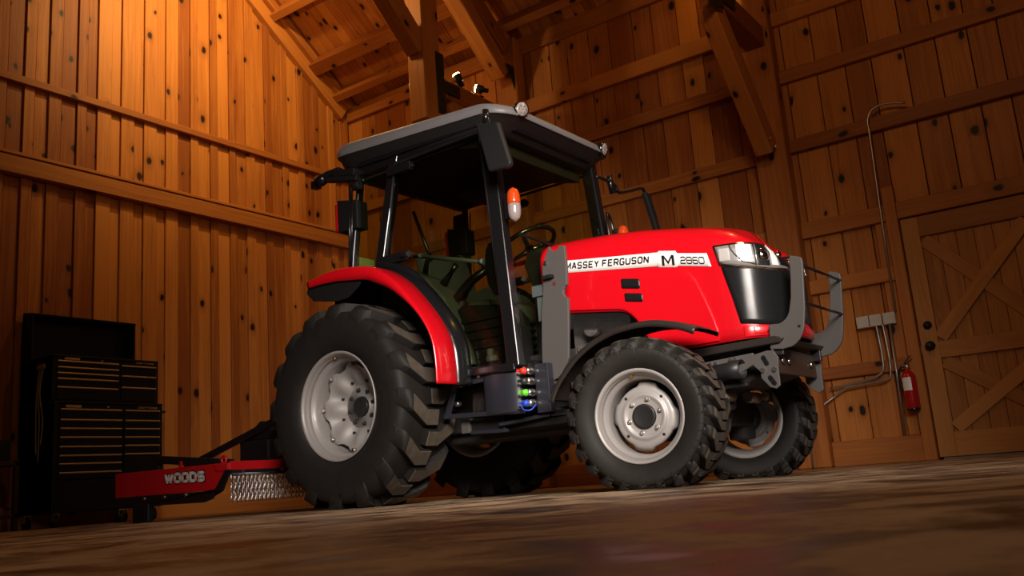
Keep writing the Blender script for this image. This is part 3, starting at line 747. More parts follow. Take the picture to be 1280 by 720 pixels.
# raised side panel below the swage line, and creases
def mk_panel():
    ptT = [(1.335, 1.207), (1.60, 1.168), (2.09, 1.098), (2.135, 1.080), (2.165, 1.050), (2.185, 1.0), (2.206, .935), (2.255, .78), (2.268, .70)]
    ul = [1.335+.03*k for k in range(30)]+[2.235, 2.25, 2.26, 2.266]
    a = patch('side_panel', [(u, interp(u, ZB)+.012, max(interp(u, ptT), interp(u, ZB)+.014), .005) for u in ul], RED, HOOD, solid=.010, n=10, bevel=.004)
    out = [a]
    for (ua, ub, za, zb, dz) in ((1.744, 1.855, 1.057, 1.111, -.021), (1.757, 1.864, .983, 1.029, -.021)):
        c = [(ua, za+.006, zb-.006, .0115)]+[(ua+(ub-ua)*k/6, za+dz*k/6, zb+dz*k/6, .0115) for k in (.4, 1, 2, 3, 4, 5, 5.6)]+[(ub, za+dz+.006, zb+dz-.006, .0115)]
        out.append(patch('vent', c, INK, HOOD, solid=.003, n=3))
    out.append(patch('crease_line', [(2.318+.0, 1.05, 1.056, .0015)]+[], RED, HOOD)) if False else None
    return out
sides(mk_panel)
# grille, headlights and lower nose
def mk_grille():
    out = []
    def leftu(z): return interp(z, [(.68, 2.391), (.762, 2.384), (.904, 2.357), (1.055, 2.322)])
    m = MB(); rows = []
    for i in range(22):
        t = i/21; row = []
        for k in range(13):
            s_ = k/12
            zb = .762-.02*math.sin(PI*min(1, t*1.2)); zt = 1.060-.035*t
            z = zb+(zt-zb)*s_; u = leftu(z)+(UMAX-leftu(z))*t; row.append(hs(u, z, .004))
        rows.append(row)
    m.grid(rows); out.append(m.make('grille', GRILLE, T, solid=.005))
    # headlight bezel, reflector and lens
    def hl(off, e, nm, mat, par, solid=.003):
        m = MB(); rows = []
        for i in range(25):
            t = i/24; row = []
            uL = 2.290+e; uR = 2.758-e
            for k in range(5):
                s_ = k/4
                zt = interp(t, [(0, 1.176), (.25, 1.170), (.5, 1.160), (.8, 1.142), (.93, 1.120), (1, 1.085)])-e
                zb = interp(t, [(0, 1.070), (.05, 1.060), (.3, 1.033), (.6, 1.016), (.85, 1.018), (1, 1.045)])+e
                z = zb+(zt-zb)*s_; u = uL+(uR-uL)*t+.022*(1-t)*(1-s_)+.0; row.append(hs(u, z, off))
            rows.append(row)
        m.grid(rows); return m.make(nm, mat, par, solid=solid)
    b = hl(.006, 0, 'headlight', CHROME, T); out.append(b)
    r = hl(.009, .010, 'reflector', plain('headlight_reflector', (.72, .70, .69), .2, metal=.7), b, .002) if 'headlight_reflector' not in bpy.data.materials else hl(.009, .010, 'reflector', bpy.data.materials['headlight_reflector'], b, .002)
    out.append(r)
    def seg(ua, ub, za, zb, nm, mat, off=.013):
        m = MB(); rows = []
        for i in range(7):
            u = ua+(ub-ua)*i/6; rows.append([hs(u, za-(u-2.29)*.09+(zb-za)*k/3, off) for k in range(4)])
        m.grid(rows); out.append(m.make(nm, mat, b, solid=.004, bevel=.003))
    seg(2.318, 2.372, 1.090, 1.155, 'marker_panel', bpy.data.materials.get('marker_grey') or plain('marker_grey', (.42, .40, .38), .45, noise=.2, nscale=150), .011)
    m = MB(); p_ = [hs(2.375+.055*t**1.5, 1.165-.095*t-.0, .013) for t in [k/8 for k in range(9)]]; m.tube(p_+[hs(2.485, 1.050, .013)], .0028, 6); out.append(m.make('divider', DARKP, b))
    seg(2.405, 2.478, 1.098, 1.168, 'daytime_strip', WHITE)
    seg(2.487, 2.494, 1.060, 1.180, 'divider', DARKP)
    seg(2.500, 2.562, 1.062, 1.174, 'lamp_recess', INK, .0105)
    seg(2.574, 2.612, 1.066, 1.174, 'daytime_strip', WHITE)
    seg(2.624, 2.720, 1.072, 1.168, 'lamp_recess', INK, .0105)
    for u in (2.531, 2.665):
        p = hs(u, 1.092 if u < 2.6 else 1.100, .010); x_, y_, nx, ny = plan(u); nv = Vector((nx, ny, 0)); p = Vector(p)
        m = MB(); kq = 1. if u < 2.6 else .62
        m = MB(); m.tube([p+nv*.0, p+nv*.006, p+nv*.009], [.034*kq, .036*kq, .032*kq], 24, cap=False); out.append(m.make('projector', CHROME, b))
        m = MB(); m.tube([p+nv*.005, p+nv*.012, p+nv*.016], [.026*kq, .020*kq, .006*kq], 20); out.append(m.make('projector_lens', CHROME, b))
    return out
sides(mk_grille)
def mk_ledge():
    cols = [(2.394+(UMAX-2.394)*k/14, .690, .748-.012*math.sin(PI*k/14), .004) for k in range(15)]
    a = patch('nose_trim', cols, RED, HOOD, solid=.006, n=2, bevel=.003)
    cols = [(2.44+(UMAX-2.44)*k/12, .700, .735, .009) for k in range(13)]
    return [a, patch('nose_trim', cols, RED, HOOD, solid=.004, n=2, bevel=.003)]
sides(mk_ledge)
# small emblem at the hood crown edge
# ---- chassis below the hood
m = MB(); m.prism([(1.30, .64), (2.10, .655), (2.44, .63), (2.48, .60), (2.48, .52), (2.30, .47), (1.90, .46), (1.3, .44)], 1, -.20, .20); m.make('front_frame', CAST, T, bevel=.01)
m = MB(); m.prism([(1.86, .668), (2.12, .672), (2.54, .676), (2.58, .66), (2.56, .640), (2.1, .628), (1.86, .635)], 1, -.315, .315); m.make('hood_sill', FENB, T, bevel=.006)
m = MB(); m.box((1.33, -.22, .44), (1.98, .22, 1.15)); m.box((1.38, -.27, .55), (1.62, -.2, .80)); m.box((1.95, -.24, .62), (2.3, .24, 1.12))
m.cyl((1.45, -.30, .62), (1.75, -.30, .62), .055, 20); m.cyl((1.50, -.26, .88), (1.50, -.31, .88), .045, 20); m.cyl((1.70, -.24, .78), (1.70, -.30, .78), .06, 20)
m.tube(spline([(1.42, -.29, .78), (1.5, -.31, .74), (1.62, -.30, .80), (1.74, -.29, .73)], 5), .013, 8); m.make('engine', plain('engine_grey', (.11, .10, .095), .45, metal=.4, noise=.6, nscale=30, bump=.5), T, bevel=.006)
# perforated engine side screen
y_ = -.318; nx_, nz_ = 34, 7
def sc(i, k): 
    x = 1.36+i*.0118; zt = interp(x, ZB)-.004; zb = zt-.088; return (x, y_, zb+(zt-zb)*k/nz_)
for s in (-1, 1):
    m = MB()
    for i in range(nx_):
        for k in range(nz_):
            a, b, c, d = Vector(sc(i, k)), Vector(sc(i+1, k)), Vector(sc(i+1, k+1)), Vector(sc(i, k+1)); ct = (a+b+c+d)/4
            q = [ct+(p-ct)*.62 for p in (a, b, c, d)]
            vs = [a, b, c, d]+q
            if s > 0: vs = [Vector((p.x, -p.y, p.z)) for p in vs]
            m.add(vs, [(0,1,5,4),(1,2,6,5),(2,3,7,6),(3,0,4,7)])
    m.make('engine_screen', bpy.data.materials.get('screen_grey') or plain('screen_grey', (.03, .028, .026), .3, metal=.5), T, solid=.002)
m = MB(); m.box((-.55, -.24, .40), (1.36, .24, .80)); m.box((-.30, -.30, .42), (.28, .30, .86)); m.box((.30, -.16, .34), (1.30, .16, .46)); m.cyl((.28, -.235, .62), (.28, -.27, .62), .16, 28); m.cyl((.95, -.235, .55), (.95, -.26, .55), .10, 24)
m.make('transmission', CAST, T, bevel=.012)
m = MB(); m.lathe([(-.60, .09), (-.50, .09), (-.46, .12), (-.30, .15), (.30, .15), (.46, .12), (.50, .09), (.60, .09)], (0, 0, .606), seg=28); m.make('rear_axle', CAST, T)
m = MB(); m.bar((1.98, -.44, .36), (1.98, .44, .36), .15, .13); m.cyl((1.98, -.12, .36), (1.98, .12, .36), .11, 20); m.cyl((2.18, -.06, .40), (1.80, -.06, .40), .04, 12)
for s in (-1, 1):
    m.cyl((1.98, s*.46, .22), (1.98, s*.46, .52), .075, 20); m.cyl((1.98, s*.46, .35), (1.98, s*.53, .35), .10, 24)
m.make('front_axle', CAST, T, bevel=.01)
for s in (-1, 1):
    m = MB(); m.bar((2.00, s*.47, .45), (2.19, s*.40, .44), .05, .035); m.cyl((2.19, s*.40, .41), (2.19, s*.40, .48), .022, 12); m.make('steering_arm', NAVY, T, bevel=.006)
    m = MB(); m.cyl((2.19, s*.40, .44), (2.19, s*.22, .43), .014, 12); m.cyl((2.19, s*.36, .44), (2.19, s*.33, .44), .024, 8); m.cyl((2.19, s*.24, .43), (2.19, s*.10, .43), .030, 16); m.make('tie_rod', GALV, T)
# front bracket plates, bumper cross plate, exhaust stub
def poly_holes(name, pts, y, th, mat, par=T, bevel=.003):
    m = MB(); m.prism(pts, 1, y, y+th); return m.make(name, mat, par, bevel=bevel)
bp_ = [(2.30,.545),(2.404,.596),(2.493,.611),(2.524,.603),(2.543,.57),(2.536,.519),(2.535,.435),(2.513,.422),(2.484,.433),(2.446,.48),(2.445,.512),(2.411,.55),(2.30,.50)]
for s in (-1, 1):
    o = poly_holes('bracket_plate', bp_, s*.30-(.012 if s < 0 else 0), .012, GREYP)
    for (a, b), (c, d) in (((2.468, .578), (2.482, .548)), ((2.490, .478), (2.507, .448))):
        m = MB(); m.cyl((a, s*.313, b), (a, s*.309, b), .012, 12); m.cyl((c, s*.313, d), (c, s*.309, d), .012, 12); m.bar((a, s*.311, b), (c, s*.311, d), .004, .024, up=(-(d-b), 0, (c-a))); m.make('slot', INK, o)
    for a, b in ((2.459, .518), (2.518, .515)):
        m = MB(); m.cyl((a, s*.31, b), (a, s*.322, b), .012, 12); m.make('bolt', STEEL, o)
    m = MB(); m.bar((2.13, s*.30, .572), (2.42, s*.30, .585), .02, .05, up=(0, 0, 1)); sr = m.make('side_rail', GREYP, T, bevel=.003)
    for x in (2.16, 2.19, 2.22, 2.30, 2.325):
        m = MB(); m.cyl((x, s*.308, .583 if x < 2.26 else .592), (x, s*.322, .583 if x < 2.26 else .592), .0085, 10); m.make('bolt', STEEL, sr)
m = MB(); m.tube([(2.12, -.34, .525), (2.30, -.34, .535), (2.37, -.345, .535)], [.038, .040, .046], 28, cap=False); m.make('exhaust_pipe', DARKP, T, solid=.005)
m = MB(); m.box((2.50, -.29, .50), (2.515, .29, .63)); m.make('cross_plate', plain('brown_black_plate', (.05, .028, .018), .5), T, bevel=.004)
for y_ in (-.2, -.12, .2):
    m = MB(); m.cyl((2.515, y_, .565), (2.53, y_, .565), .014, 12); m.make('bolt', STEEL, T)
m = MB(); m.box((2.10, -.29, .455), (2.36, -.25, .475)); m.make('lower_rail', DARKP, T, bevel=.003)
# grille guard
gp = [(2.659,1.055),(2.695,1.043),(2.717,1.032),(2.719,1.004),(2.709,.90),(2.699,.789),(2.683,.70),(2.670,.668),(2.651,.641),(2.632,.625),(2.61,.614),(2.563,.608),(2.502,.617),(2.512,.737),(2.561,.734),(2.58,.74),(2.597,.751),(2.611,.766),(2.62,.785),(2.637,.847),(2.648,.93),(2.653,.986)]
for s in (-1, 1):
    m = MB(); m.prism(gp, 1, s*.285-.009, s*.285+.009); g = m.make('grille_guard', GREYP, T, bevel=.004)
    m = MB(); m.cyl((2.66, s*.295, .705), (2.66, s*.2965, .705), .007, 12); m.make('bolt_hole', INK, g)
    for zz in (.64, .715):
        m = MB(); m.cyl((2.514, s*.294, zz), (2.514, s*.299, zz), .006, 10); m.make('rivet', STEEL, g)
    m = MB(); m.box((2.505, s*.265-.012, .585), (2.56, s*.265+.012, .64)); m.make('guard_mount', DARKP, g, bevel=.004)
for z in (.995, .815):
    x = 2.712 if z > .9 else 2.695
    m = MB(); m.cyl((x, -.28, z), (x, .28, z), .0075, 10); m.make('guard_crossbar', BLK, T)
# loader mount plate
lp = [(1.378,1.355),(1.385,1.340),(1.393,1.330),(1.405,1.321),(1.418,1.318),(1.430,1.322),(1.440,1.331),(1.449,1.343),(1.484,1.335),(1.485,1.23),(1.478,1.115),(1.462,1.106),(1.452,1.090),(1.450,1.068),(1.460,1.048),(1.478,1.040),(1.466,.90),(1.446,.715),(1.430,.685),(1.409,.661),(1.386,.632),(1.362,.613),(1.338,.606),(1.316,.613),(1.296,.628),(1.282,.648),(1.27,.718),(1.28,.85),(1.293,.989),(1.316,1.113),(1.324,1.249)]
for s in (-1, 1):
    m = MB(); m.prism(lp, 1, s*.46-.010, s*.46+.010); g = m.make('loader_bracket', GREYP, T, bevel=.004)
    m = MB(); m.cyl((1.352, s*.47, 1.262), (1.352, s*.482, 1.262), .011, 14); m.make('bolt', STEEL, g)
    m = MB(); m.cyl((1.395, s*.4705, 1.135), (1.395, s*.4715, 1.135), .012, 16); m.make('pin_hole', plain('hole_rust', (.10, .012, .008), .6) if s < 0 else INK, g)
    m = MB(); m.box((1.22, s*.40-.045, 1.09), (1.34, s*.40+.05, 1.155)); m.box((1.24, s*.40-.03, .95), (1.30, s*.40+.03, 1.10)); m.make('support_arm', SEATG, g, bevel=.004)
    m = MB(); m.box((1.335, s*.475-.03, 1.165), (1.40, s*.475+.004, 1.185)); m.make('stop_block', BLKM, g, bevel=.002)
    m = MB(); m.box((1.30, min(s*.20, s*.46), .62), (1.42, max(s*.20, s*.46), .68)); m.make('mount_tube', DARKP, g, bevel=.004)
# front fenders
fa = [(1.470,.470),(1.505,.535),(1.560,.600),(1.640,.672),(1.73,.727),(1.82,.762),(1.902,.781),(2.017,.790),(2.11,.783),(2.188,.765),(2.26,.742),(2.325,.712)]
fs_ = [(p.x, p.y) for p in spline([(a, b, 0) for a, b in fa], 4)]
for s in (-1, 1):
    m = MB(); rows = []
    for i, (x, z) in enumerate(fs_):
        q = fs_[min(i+1, len(fs_)-1)]; p = fs_[max(i-1, 0)]; d = Vector((q[0]-p[0], q[1]-p[1])).normalized(); nx, nz = -d.y, d.x
        rows.append([(x-nx*.030, s*.722, z-nz*.030), (x-nx*.012, s*.726, z-nz*.012), (x-nx*.002, s*.718, z-nz*.002), (x+nx*.004, s*.69, z+nz*.004), (x+nx*.006, s*.58, z+nz*.006), (x, s*.47, z), (x-nx*.02, s*.465, z-nz*.02)])
    m.grid(rows); ff = m.make('front_fender', FENB, T, solid=.006)
    m = MB(); m.tube([(1.53, s*.60, .55), (1.62, s*.50, .56), (1.95, s*.44, .50)], .018, 10); m.tube([(1.95, s*.60, .775), (1.95, s*.47, .62), (1.97, s*.45, .50)], .018, 10); m.make('fender_stay', CAST, ff)

# ---- rear fenders
fu = [(-.19, 1.395), (-.02, 1.418), (.13, 1.418), (.284, 1.398), (.40, 1.362), (.54, 1.268), (.66, 1.14), (.765, 1.003), (.825, .875), (.842, .75), (.842, .635)]
fc = [(p.x, p.y) for p in spline([(a, b, 0) for a, b in fu], 5)]
for s in (-1, 1):
    def frows(spec):
        rows = []
        for i, (x, z) in enumerate(fc):
            q = fc[min(i+1, len(fc)-1)]; p = fc[max(i-1, 0)]; d = Vector((q[0]-p[0], q[1]-p[1])).normalized(); nx, nz = -d.y, d.x
            o2 = lambda q: -interp(x, [(-.2, .035), (.0, .062), (.2, .075), (.44, .068), (.56, .045), (.68, .012), (.80, -.012)])*(q+1) if q < -.5 else q
            rows.append([(x+nx*o2(o_), s*y_, z+nz*o2(o_)) for y_, o_ in spec])
        return rows
    m = MB(); m.grid(frows([(.860, -.001+0*1), (.868, -.0), (.868, -.0), (.862, .004), (.84, .008), (.78, .010), (.712, .008), (.704, .002), (.702, -.012)]))
    for i_ in range(len(fc)):
        x, z = fc[i_]; q = fc[min(i_+1, len(fc)-1)]; p = fc[max(i_-1, 0)]; d = Vector((q[0]-p[0], q[1]-p[1])).normalized(); nx, nz = -d.y, d.x
        dp_ = interp(x, [(-.2, .035), (.0, .062), (.2, .075), (.44, .068), (.56, .045), (.68, .016), (.80, .002)])
        m.v[i_*9] = (x-nx*dp_, s*.866, z-nz*dp_); m.v[i_*9+1] = (x-nx*dp_*.5, s*.869, z-nz*dp_*.5)
    rf = m.make('rear_fender', RED, T, solid=.006)
    m = MB(); m.grid(frows([(.705, -.016), (.68, .006), (.655, .014), (.635, .022), (.60, .026), (.585, .0), (.58, -.04)])); m.make('fender_flare', BLK, rf, solid=.008)
    m = MB(); m.grid(frows([(.85, -.022), (.70, -.018), (.60, -.02), (.50, -.05)])); m.make('fender_liner', BLKM, rf, solid=.006)
    m = MB(); m.prism([(-.20, 1.39), (-.22, 1.33), (-.16, 1.275), (.05, 1.235), (.15, 1.24), (.24, 1.29), (.30, 1.36), (.1, 1.40)], 1, s*.835, s*.850); m.make('fender_flap', BLKM, rf, bevel=.004)
    m = MB(); m.prism([(.20, 1.42), (.30, 1.40), (.43, 1.34), (.56, 1.22), (.70, 1.05), (.79, .88), (.81, .72), (.60, .72), (.30, .8), (-.35, .9), (-.35, 1.36)], 1, s*.50, s*.49); m.make('inner_fender', BLKM, rf)

# ---- cab
CY = .57
def cpl(pts, y, s): return [(x, s*y, z) for x, z in pts]
m = MB()
FR = []
for s in (-1, 1):
    # A pillar, B pillar, rear post, lower sill following the fender, top rails
    def sq(a, b, wx, wy): m.bar((a[0], s*a[2], a[1]), (b[0], s*b[2], b[1]), wy, wx, up=(1, 0, 0))
    sq((1.075, 2.17, .545), (1.178, .69, .585), .085, .07)
    sq((.325, 2.17, .545), (.182, 1.44, .585), .070, .06)
    sq((-.020, 2.12, .53), (-.085, 1.44, .575), .030, .05)
    m.bar((-.03, s*.535, 2.15), (1.09, s*.535, 2.15), .07, .07)
    m.bar((-.09, s*.58, 1.455), (.19, s*.585, 1.455), .05, .04)
    lowc = spline([(x, s*.592, z) for x, z in ((.19, 1.47), (.269, 1.445), (.409, 1.382), (.545, 1.256), (.69, 1.06), (.785, .895), (.82, .76), (.845, .705))], 4)
    m.tube(lowc, .034, 10)
    m.bar((.83, s*.592, .705), (1.19, s*.592, .695), .06, .045)
m.bar((1.085, -.54, 2.16), (1.085, .54, 2.16), .07, .08); m.bar((-.03, -.53, 2.13), (-.03, .53, 2.13), .06, .07)
m.bar((-.09, -.57, 1.46), (-.09, .57, 1.46), .05, .05); m.bar((1.19, -.57, .70), (1.19, .57, .70), .05, .05)
m.make('cab_frame', BLK, T, bevel=.012, seg=3)
for s in (-1, 1):
    m = MB(); lc = spline([(x, s*.555, z) for x, z in ((.30, 1.41), (.42, 1.345), (.56, 1.215), (.70, 1.02), (.80, .86), (.835, .745))], 4)
    m.grid([[(p.x-.028, s*.57, p.z-.012), (p.x+.020, s*.57, p.z+.010), (p.x+.020, s*.52, p.z+.010)] for p in lc]); m.make('sill_trim', SEATG, T, solid=.006)
# far rear corner post seen through the cab
for s in (-1,):
    m = MB(); m.prism([(1.02, 1.45), (1.075, 1.45), (1.04, 1.86), (.985, 1.92)], 1, s*.50-.02, s*.50+.02); m.make('pillar_trim', SEATG, T, bevel=.01)
for s in (1,):
    m = MB(); m.prism([(-.17, 1.20), (-.03, 1.20), (.0, 2.08), (-.13, 2.08)], 1, s*.53-.02, s*.53+.02); m.make('corner_post', BLK, T, bevel=.01)
# door seals and glass
def glass(name, pts, y, s, mat, par=T, th=.004):
    m = MB(); m.prism(pts, 1, s*y, s*y+th); return m.make(name, mat, par)
dp = [(.345, 2.105), (.30, 1.9), (.215, 1.46), (.30, 1.43), (.42, 1.37), (.55, 1.245), (.69, 1.05), (.785, .895), (.82, .78), (.86, .725), (1.13, .718), (1.085, 1.35), (1.03, 2.105)]
for s in (-1, 1):
    g = glass('door_glass', dp, .575, s, GLASS if s < 0 else GLASS3)
    glass('quarter_glass', [(.28, 2.10), (.145, 1.47), (-.06, 1.475), (.0, 2.10)], .57, s, GLASS3)
    # inner door frame tube
    m = MB(); pts = spline([(x, s*.583, z) for x, z in dp], 1)
    m.tube(pts[:-1]+[Vector((1.035, s*.583, 2.105))], .011, 8, closed=True); m.make('door_seal', BLKM, g)
    m = MB(); m.box((.20, s*.60-.02, 1.455), (.42, s*.60+.02, 1.515)); m.cyl((.40, s*.62, 1.485), (.46, s*.62, 1.485), .022, 14); m.make('door_hinge', BLK, g, bevel=.006)
    m = MB(); m.box((.30, s*.60-.02, 2.02), (.50, s*.60+.02, 2.075)); m.cyl((.50, s*.60, 2.045), (.515, s*.60, 2.045), .016, 12); m.make('door_hinge', BLK, g, bevel=.006)
    m = MB(); m.cyl((.44, s*.555, 1.485), (.97, s*.555, 1.335), .013, 12); m.cyl((.955, s*.555, 1.34), (.985, s*.56, 1.335), .020, 12); m.make('grab_bar', SEATG, g)
    m = MB(); m.prism([(1.00, 1.20), (.985, 1.30), (1.0, 1.40), (1.03, 1.44), (1.07, 1.43), (1.10, 1.36), (1.115, 1.22), (1.09, 1.13), (1.04, 1.12)], 1, s*.548-.02, s*.548+.015); m.make('door_latch', BLK, g, bevel=.014, seg=3)
m = MB(); m.prism([(-.53, .93), (.53, .93), (.515, 1.6), (.50, 2.11), (-.50, 2.11), (-.515, 1.6)], 0, 0, .004)
for i, v in enumerate(m.v): 
    x = 1.195-(v[2]-.69)/1.48*.105+.012; m.v[i] = (x+v[0], v[1], v[2])
m.make('windshield', GLASS2, T)
m = MB(); m.prism([(-.53, 1.48), (.53, 1.48), (.49, 2.10), (-.49, 2.10)], 0, -.095, -.091)
for i, v in enumerate(m.v): m.v[i] = (v[0]+(v[2]-1.48)*.10, v[1], v[2])
m.make('rear_window', GLASS3, T)
m = MB(); m.box((-.105, -.50, 1.53), (-.100, -.36, 1.60)); m.make('window_sticker', plain('sticker_grey', (.42, .46, .42), .5), T)
# roof
def rrect(x0, x1, hw, r, n=8):
    pts = []
    for cx, cy, a0 in ((x1-r, -(hw-r), -90), (x1-r, hw-r, 0), (x0+r, hw-r, 90), (x0+r, -(hw-r), 180)):
        for k in range(n+1):
            a = math.radians(a0+90*k/n); pts.append((cx+r*math.cos(a), cy+r*math.sin(a)))
    return pts
def ring(x0, x1, hw, r, z, tilt=-.055):
    return [(x, y, 2.262+(z-2.262)*(1-.28*max(0, (x-.5)/.75)**1.5 if z > 2.262 else 1)+tilt*(x-.5)+(-.03*max(0, (x-.9)/.3)**2)-.02*(abs(y)/.6)**3) for x, y in rrect(x0, x1, hw, r)]
m = MB(); m.grid([ring(-.245, 1.255, .615, .17, 2.264), ring(-.250, 1.262, .620, .17, 2.278), ring(-.240, 1.240, .612, .16, 2.332), ring(-.205, 1.19, .578, .15, 2.352), ring(-.08, 1.03, .45, .12, 2.362)], closed=True)
m.f.append(tuple(range(len(m.v)-36, len(m.v)))); m.sm.append(True); m.make('roof', ROOFG, T)
m = MB(); m.grid([ring(-.243, 1.250, .612, .17, 2.266), ring(-.235, 1.215, .602, .19, 2.235), ring(-.205, 1.15, .585, .17, 2.185), ring(-.15, 1.10, .555, .14, 2.150), ring(-.02, 1.05, .48, .10, 2.140)], closed=True)
m.make('roof_fascia', plain('fascia_black', (.013, .012, .012), .5), T)
m = MB(); m.box((-.02, -.52, 2.10), (1.06, .52, 2.13)); m.make('headliner', HEADL, T, bevel=.01)
m = MB(); m.prism([(1.03, 2.13), (1.03, 2.03), (.92, 2.06), (.75, 2.10), (.75, 2.13)], 1, -.5, .5); m.make('headliner_visor', HEADL, T, bevel=.01)
m = MB(); m.box((1.14, -.42, 2.118), (1.18, .42, 2.155)); m.tube([(1.175, -.48, 2.17), (1.19, 0, 2.165), (1.175, .48, 2.17)], .016, 10)
m.box((1.17, -.07, 2.165), (1.21, .0, 2.20)); m.make('front_visor_rail', BLK, T, bevel=.005)
# rear rail under the roof side
for s in (-1, 1):
    m = MB(); m.bar((.02, s*.575, 2.185), (1.05, s*.575, 2.155), .03, .035); m.make('drip_rail', BLK, T, bevel=.006)
# lamps
def work_light(p, d, parent=T, r=.047):
    d = Vector(d).normalized(); p = Vector(p)
    m = MB(); m.tube([p-d*.055, p-d*.05, p-d*.01, p+d*.018, p+d*.018], [.018, .036, r, r, r-.006], 28); h = m.make('work_light', BLK, parent)
    m = MB(); m.tube([p+d*.014, p+d*.0185, p+d*.021], [r-.006, r-.007, r*.4], 28); m.make('lens', plain('led_lens', (.38, .33, .30), .25, coat=.6) if 'led_lens' not in bpy.data.materials else bpy.data.materials['led_lens'], h)
    u_ = d.cross(Vector((0, 0, 1))).normalized(); w_ = u_.cross(d)
    for k in range(7):
        a = 2*PI*k/6; q = p+d*.0205+((u_*math.cos(a)+w_*math.sin(a))*r*.5 if k < 6 else Vector((0, 0, 0)))
        m = MB(); m.tube([q, q+d*.002, q+d*.004], [.008, .007, .003], 10); m.make('led', CLEARL, h)
    m = MB(); m.cyl(p-d*.03, p-d*.03-Vector((.06, 0, .03)), .012, 8); m.box(tuple(p-d*.03-Vector((.10, .025, .05))), tuple(p-d*.03-Vector((.05, -.025, .0)))); m.make('lamp_bracket', BLK, h)
    return h
work_light((1.255, -.455, 2.215), (.85, -.35, -.18)); work_light((1.255, .455, 2.20), (.9, .1, -.2))
work_light((-.34, -.60, 2.165), (-.9, -.1, -.25), r=.040)
m = MB(); m.bar((-.26, -.60, 2.15), (.02, -.59, 2.09), .05, .035); m.bar((-.20, -.59, 2.18), (.0, -.59, 2.14), .05, .05); m.box((-.30, -.60, 2.175), (-.16, -.56, 2.22)); m.cyl((-.02, -.60, 2.04), (.04, -.60, 2.04), .03, 14); m.make('rear_lamp_arm', BLKM, T, bevel=.006)
# rear tail lights
for s in (-1, 1):
    m = MB(); m.prism([(-.185, 1.99), (.0, 1.95), (.0, 1.76), (-.185, 1.765)], 1, s*.55-.05, s*.55+.05); h = m.make('tail_light', BLKM, T, bevel=.008)
    m = MB(); m.box((-.22, s*.55-.045, 1.775), (-.18, s*.55+.045, 1.975)); m.make('lens', REDLENS, h, bevel=.015, seg=3)
    m = MB(); m.cyl((-.06, s*.595, 2.10), (-.09, s*.60, 1.44), .008, 8); m.cyl((-.03, s*.60, 2.1), (-.07, s*.60, 1.46), .006, 8); m.make('gas_strut', BLK, T)
# turn signals
for s in (-1, 1):
    c = Vector((1.262, s*.605, 1.60))
    def lens(z0, z1, mat, nm, par):
        m = MB(); rows = []
        for k in range(7):
            t = k/6; z = z0+(z1-z0)*t; full = (z-1.50)/.20; sc_ = math.sqrt(max(.02, 1-abs(2*full-1)**4)); rows.append([(c.x+.038*sc_*math.cos(a), c.y+.034*sc_*math.sin(a)*1.1, z) for a in [2*PI*i/20 for i in range(20)]])
        m.grid(rows, closed=True); n_ = len(m.v); m.f.append(tuple(range(20))); m.sm.append(False); m.f.append(tuple(range(n_-20, n_))); m.sm.append(False); return m.make(nm, mat, par)
    h = lens(1.60, 1.70, AMBER, 'turn_signal', T); lens(1.50, 1.60, CLEARL, 'clear_lens', h)
    m = MB(); m.box((1.19, s*.59-.015, 1.53), (1.235, s*.59+.015, 1.68)); m.make('lamp_mount', BLK, h, bevel=.005)
# mirrors
m = MB(); q = [(1.156,2.070),(1.315,2.035),(1.385,1.770),(1.360,1.752),(1.225,1.765)]
m.prism(q, 1, -.775, -.735); mr_ = m.make('mirror', DARKP, T, bevel=.014, seg=3)
m = MB(); m.tube(spline([(1.10, -.58, 2.15), (1.16, -.66, 2.13), (1.22, -.74, 2.10), (1.235, -.755, 2.02)], 5), .011, 8); m.cyl((1.215, -.745, 2.14), (1.215, -.745, 2.06), .020, 12); m.make('mirror_arm', BLK, mr_)
m = MB(); fm_ = [(1.15, 1.095, 2.055), (1.15, 1.255, 2.085), (1.15, 1.375, 1.82), (1.15, 1.26, 1.79)]
m.add([(p[0]+.07*0-.02, p[1], p[2]) for p in fm_]+[(p[0]+.02, p[1]*.995, p[2]) for p in fm_], [(0,1,2,3),(7,6,5,4),(0,4,5,1),(1,5,6,2),(2,6,7,3),(3,7,4,0)])
for i, v in enumerate(m.v):      # the far mirror is folded almost edge on to the camera
    dx = (v[1]-1.20); m.v[i] = (v[0]+dx*.0, v[1], v[2])
fm2 = MB(); prof_ = [(1.16, 2.075), (1.20, 2.085), (1.245, 2.06), (1.30, 1.95), (1.345, 1.82), (1.325, 1.80), (1.29, 1.80), (1.245, 1.90)]
fm2.prism(prof_, 0, 1.13, 1.17); mr2 = fm2.make('mirror', DARKP, T, bevel=.012, seg=3)
m = MB(); m.tube(spline([(1.12, .56, 2.07), (1.14, .66, 2.06), (1.15, .76, 2.04), (1.15, .80, 2.00), (1.15, .95, 2.04), (1.15, 1.13, 2.10), (1.15, 1.18, 2.09), (1.15, 1.19, 2.05)], 4), .012, 8); m.cyl((1.14, .70, 2.10), (1.14, .74, 1.98), .024, 10); m.make('mirror_arm', BLK, mr2)
m = MB(); m.tube(spline([(1.20, .60, 1.50), (1.215, .52, 1.53), (1.21, .50, 1.68), (1.20, .53, 1.78), (1.19, .585, 1.74), (1.195, .60, 1.60)], 5), .010, 8); m.make('grab_handle', BLK, T)
# wiper arms
m = MB(); m.tube([(-.06, .0, 2.0), (-.02, .10, 1.70), (0.0, .22, 1.52)], .013, 8); m.make('rear_wiper', BLK, T)
m = MB(); m.bar((1.20, -.50, 1.46), (1.30, -.10, 1.40), .01, .012); m.make('front_wiper', BLK, T)
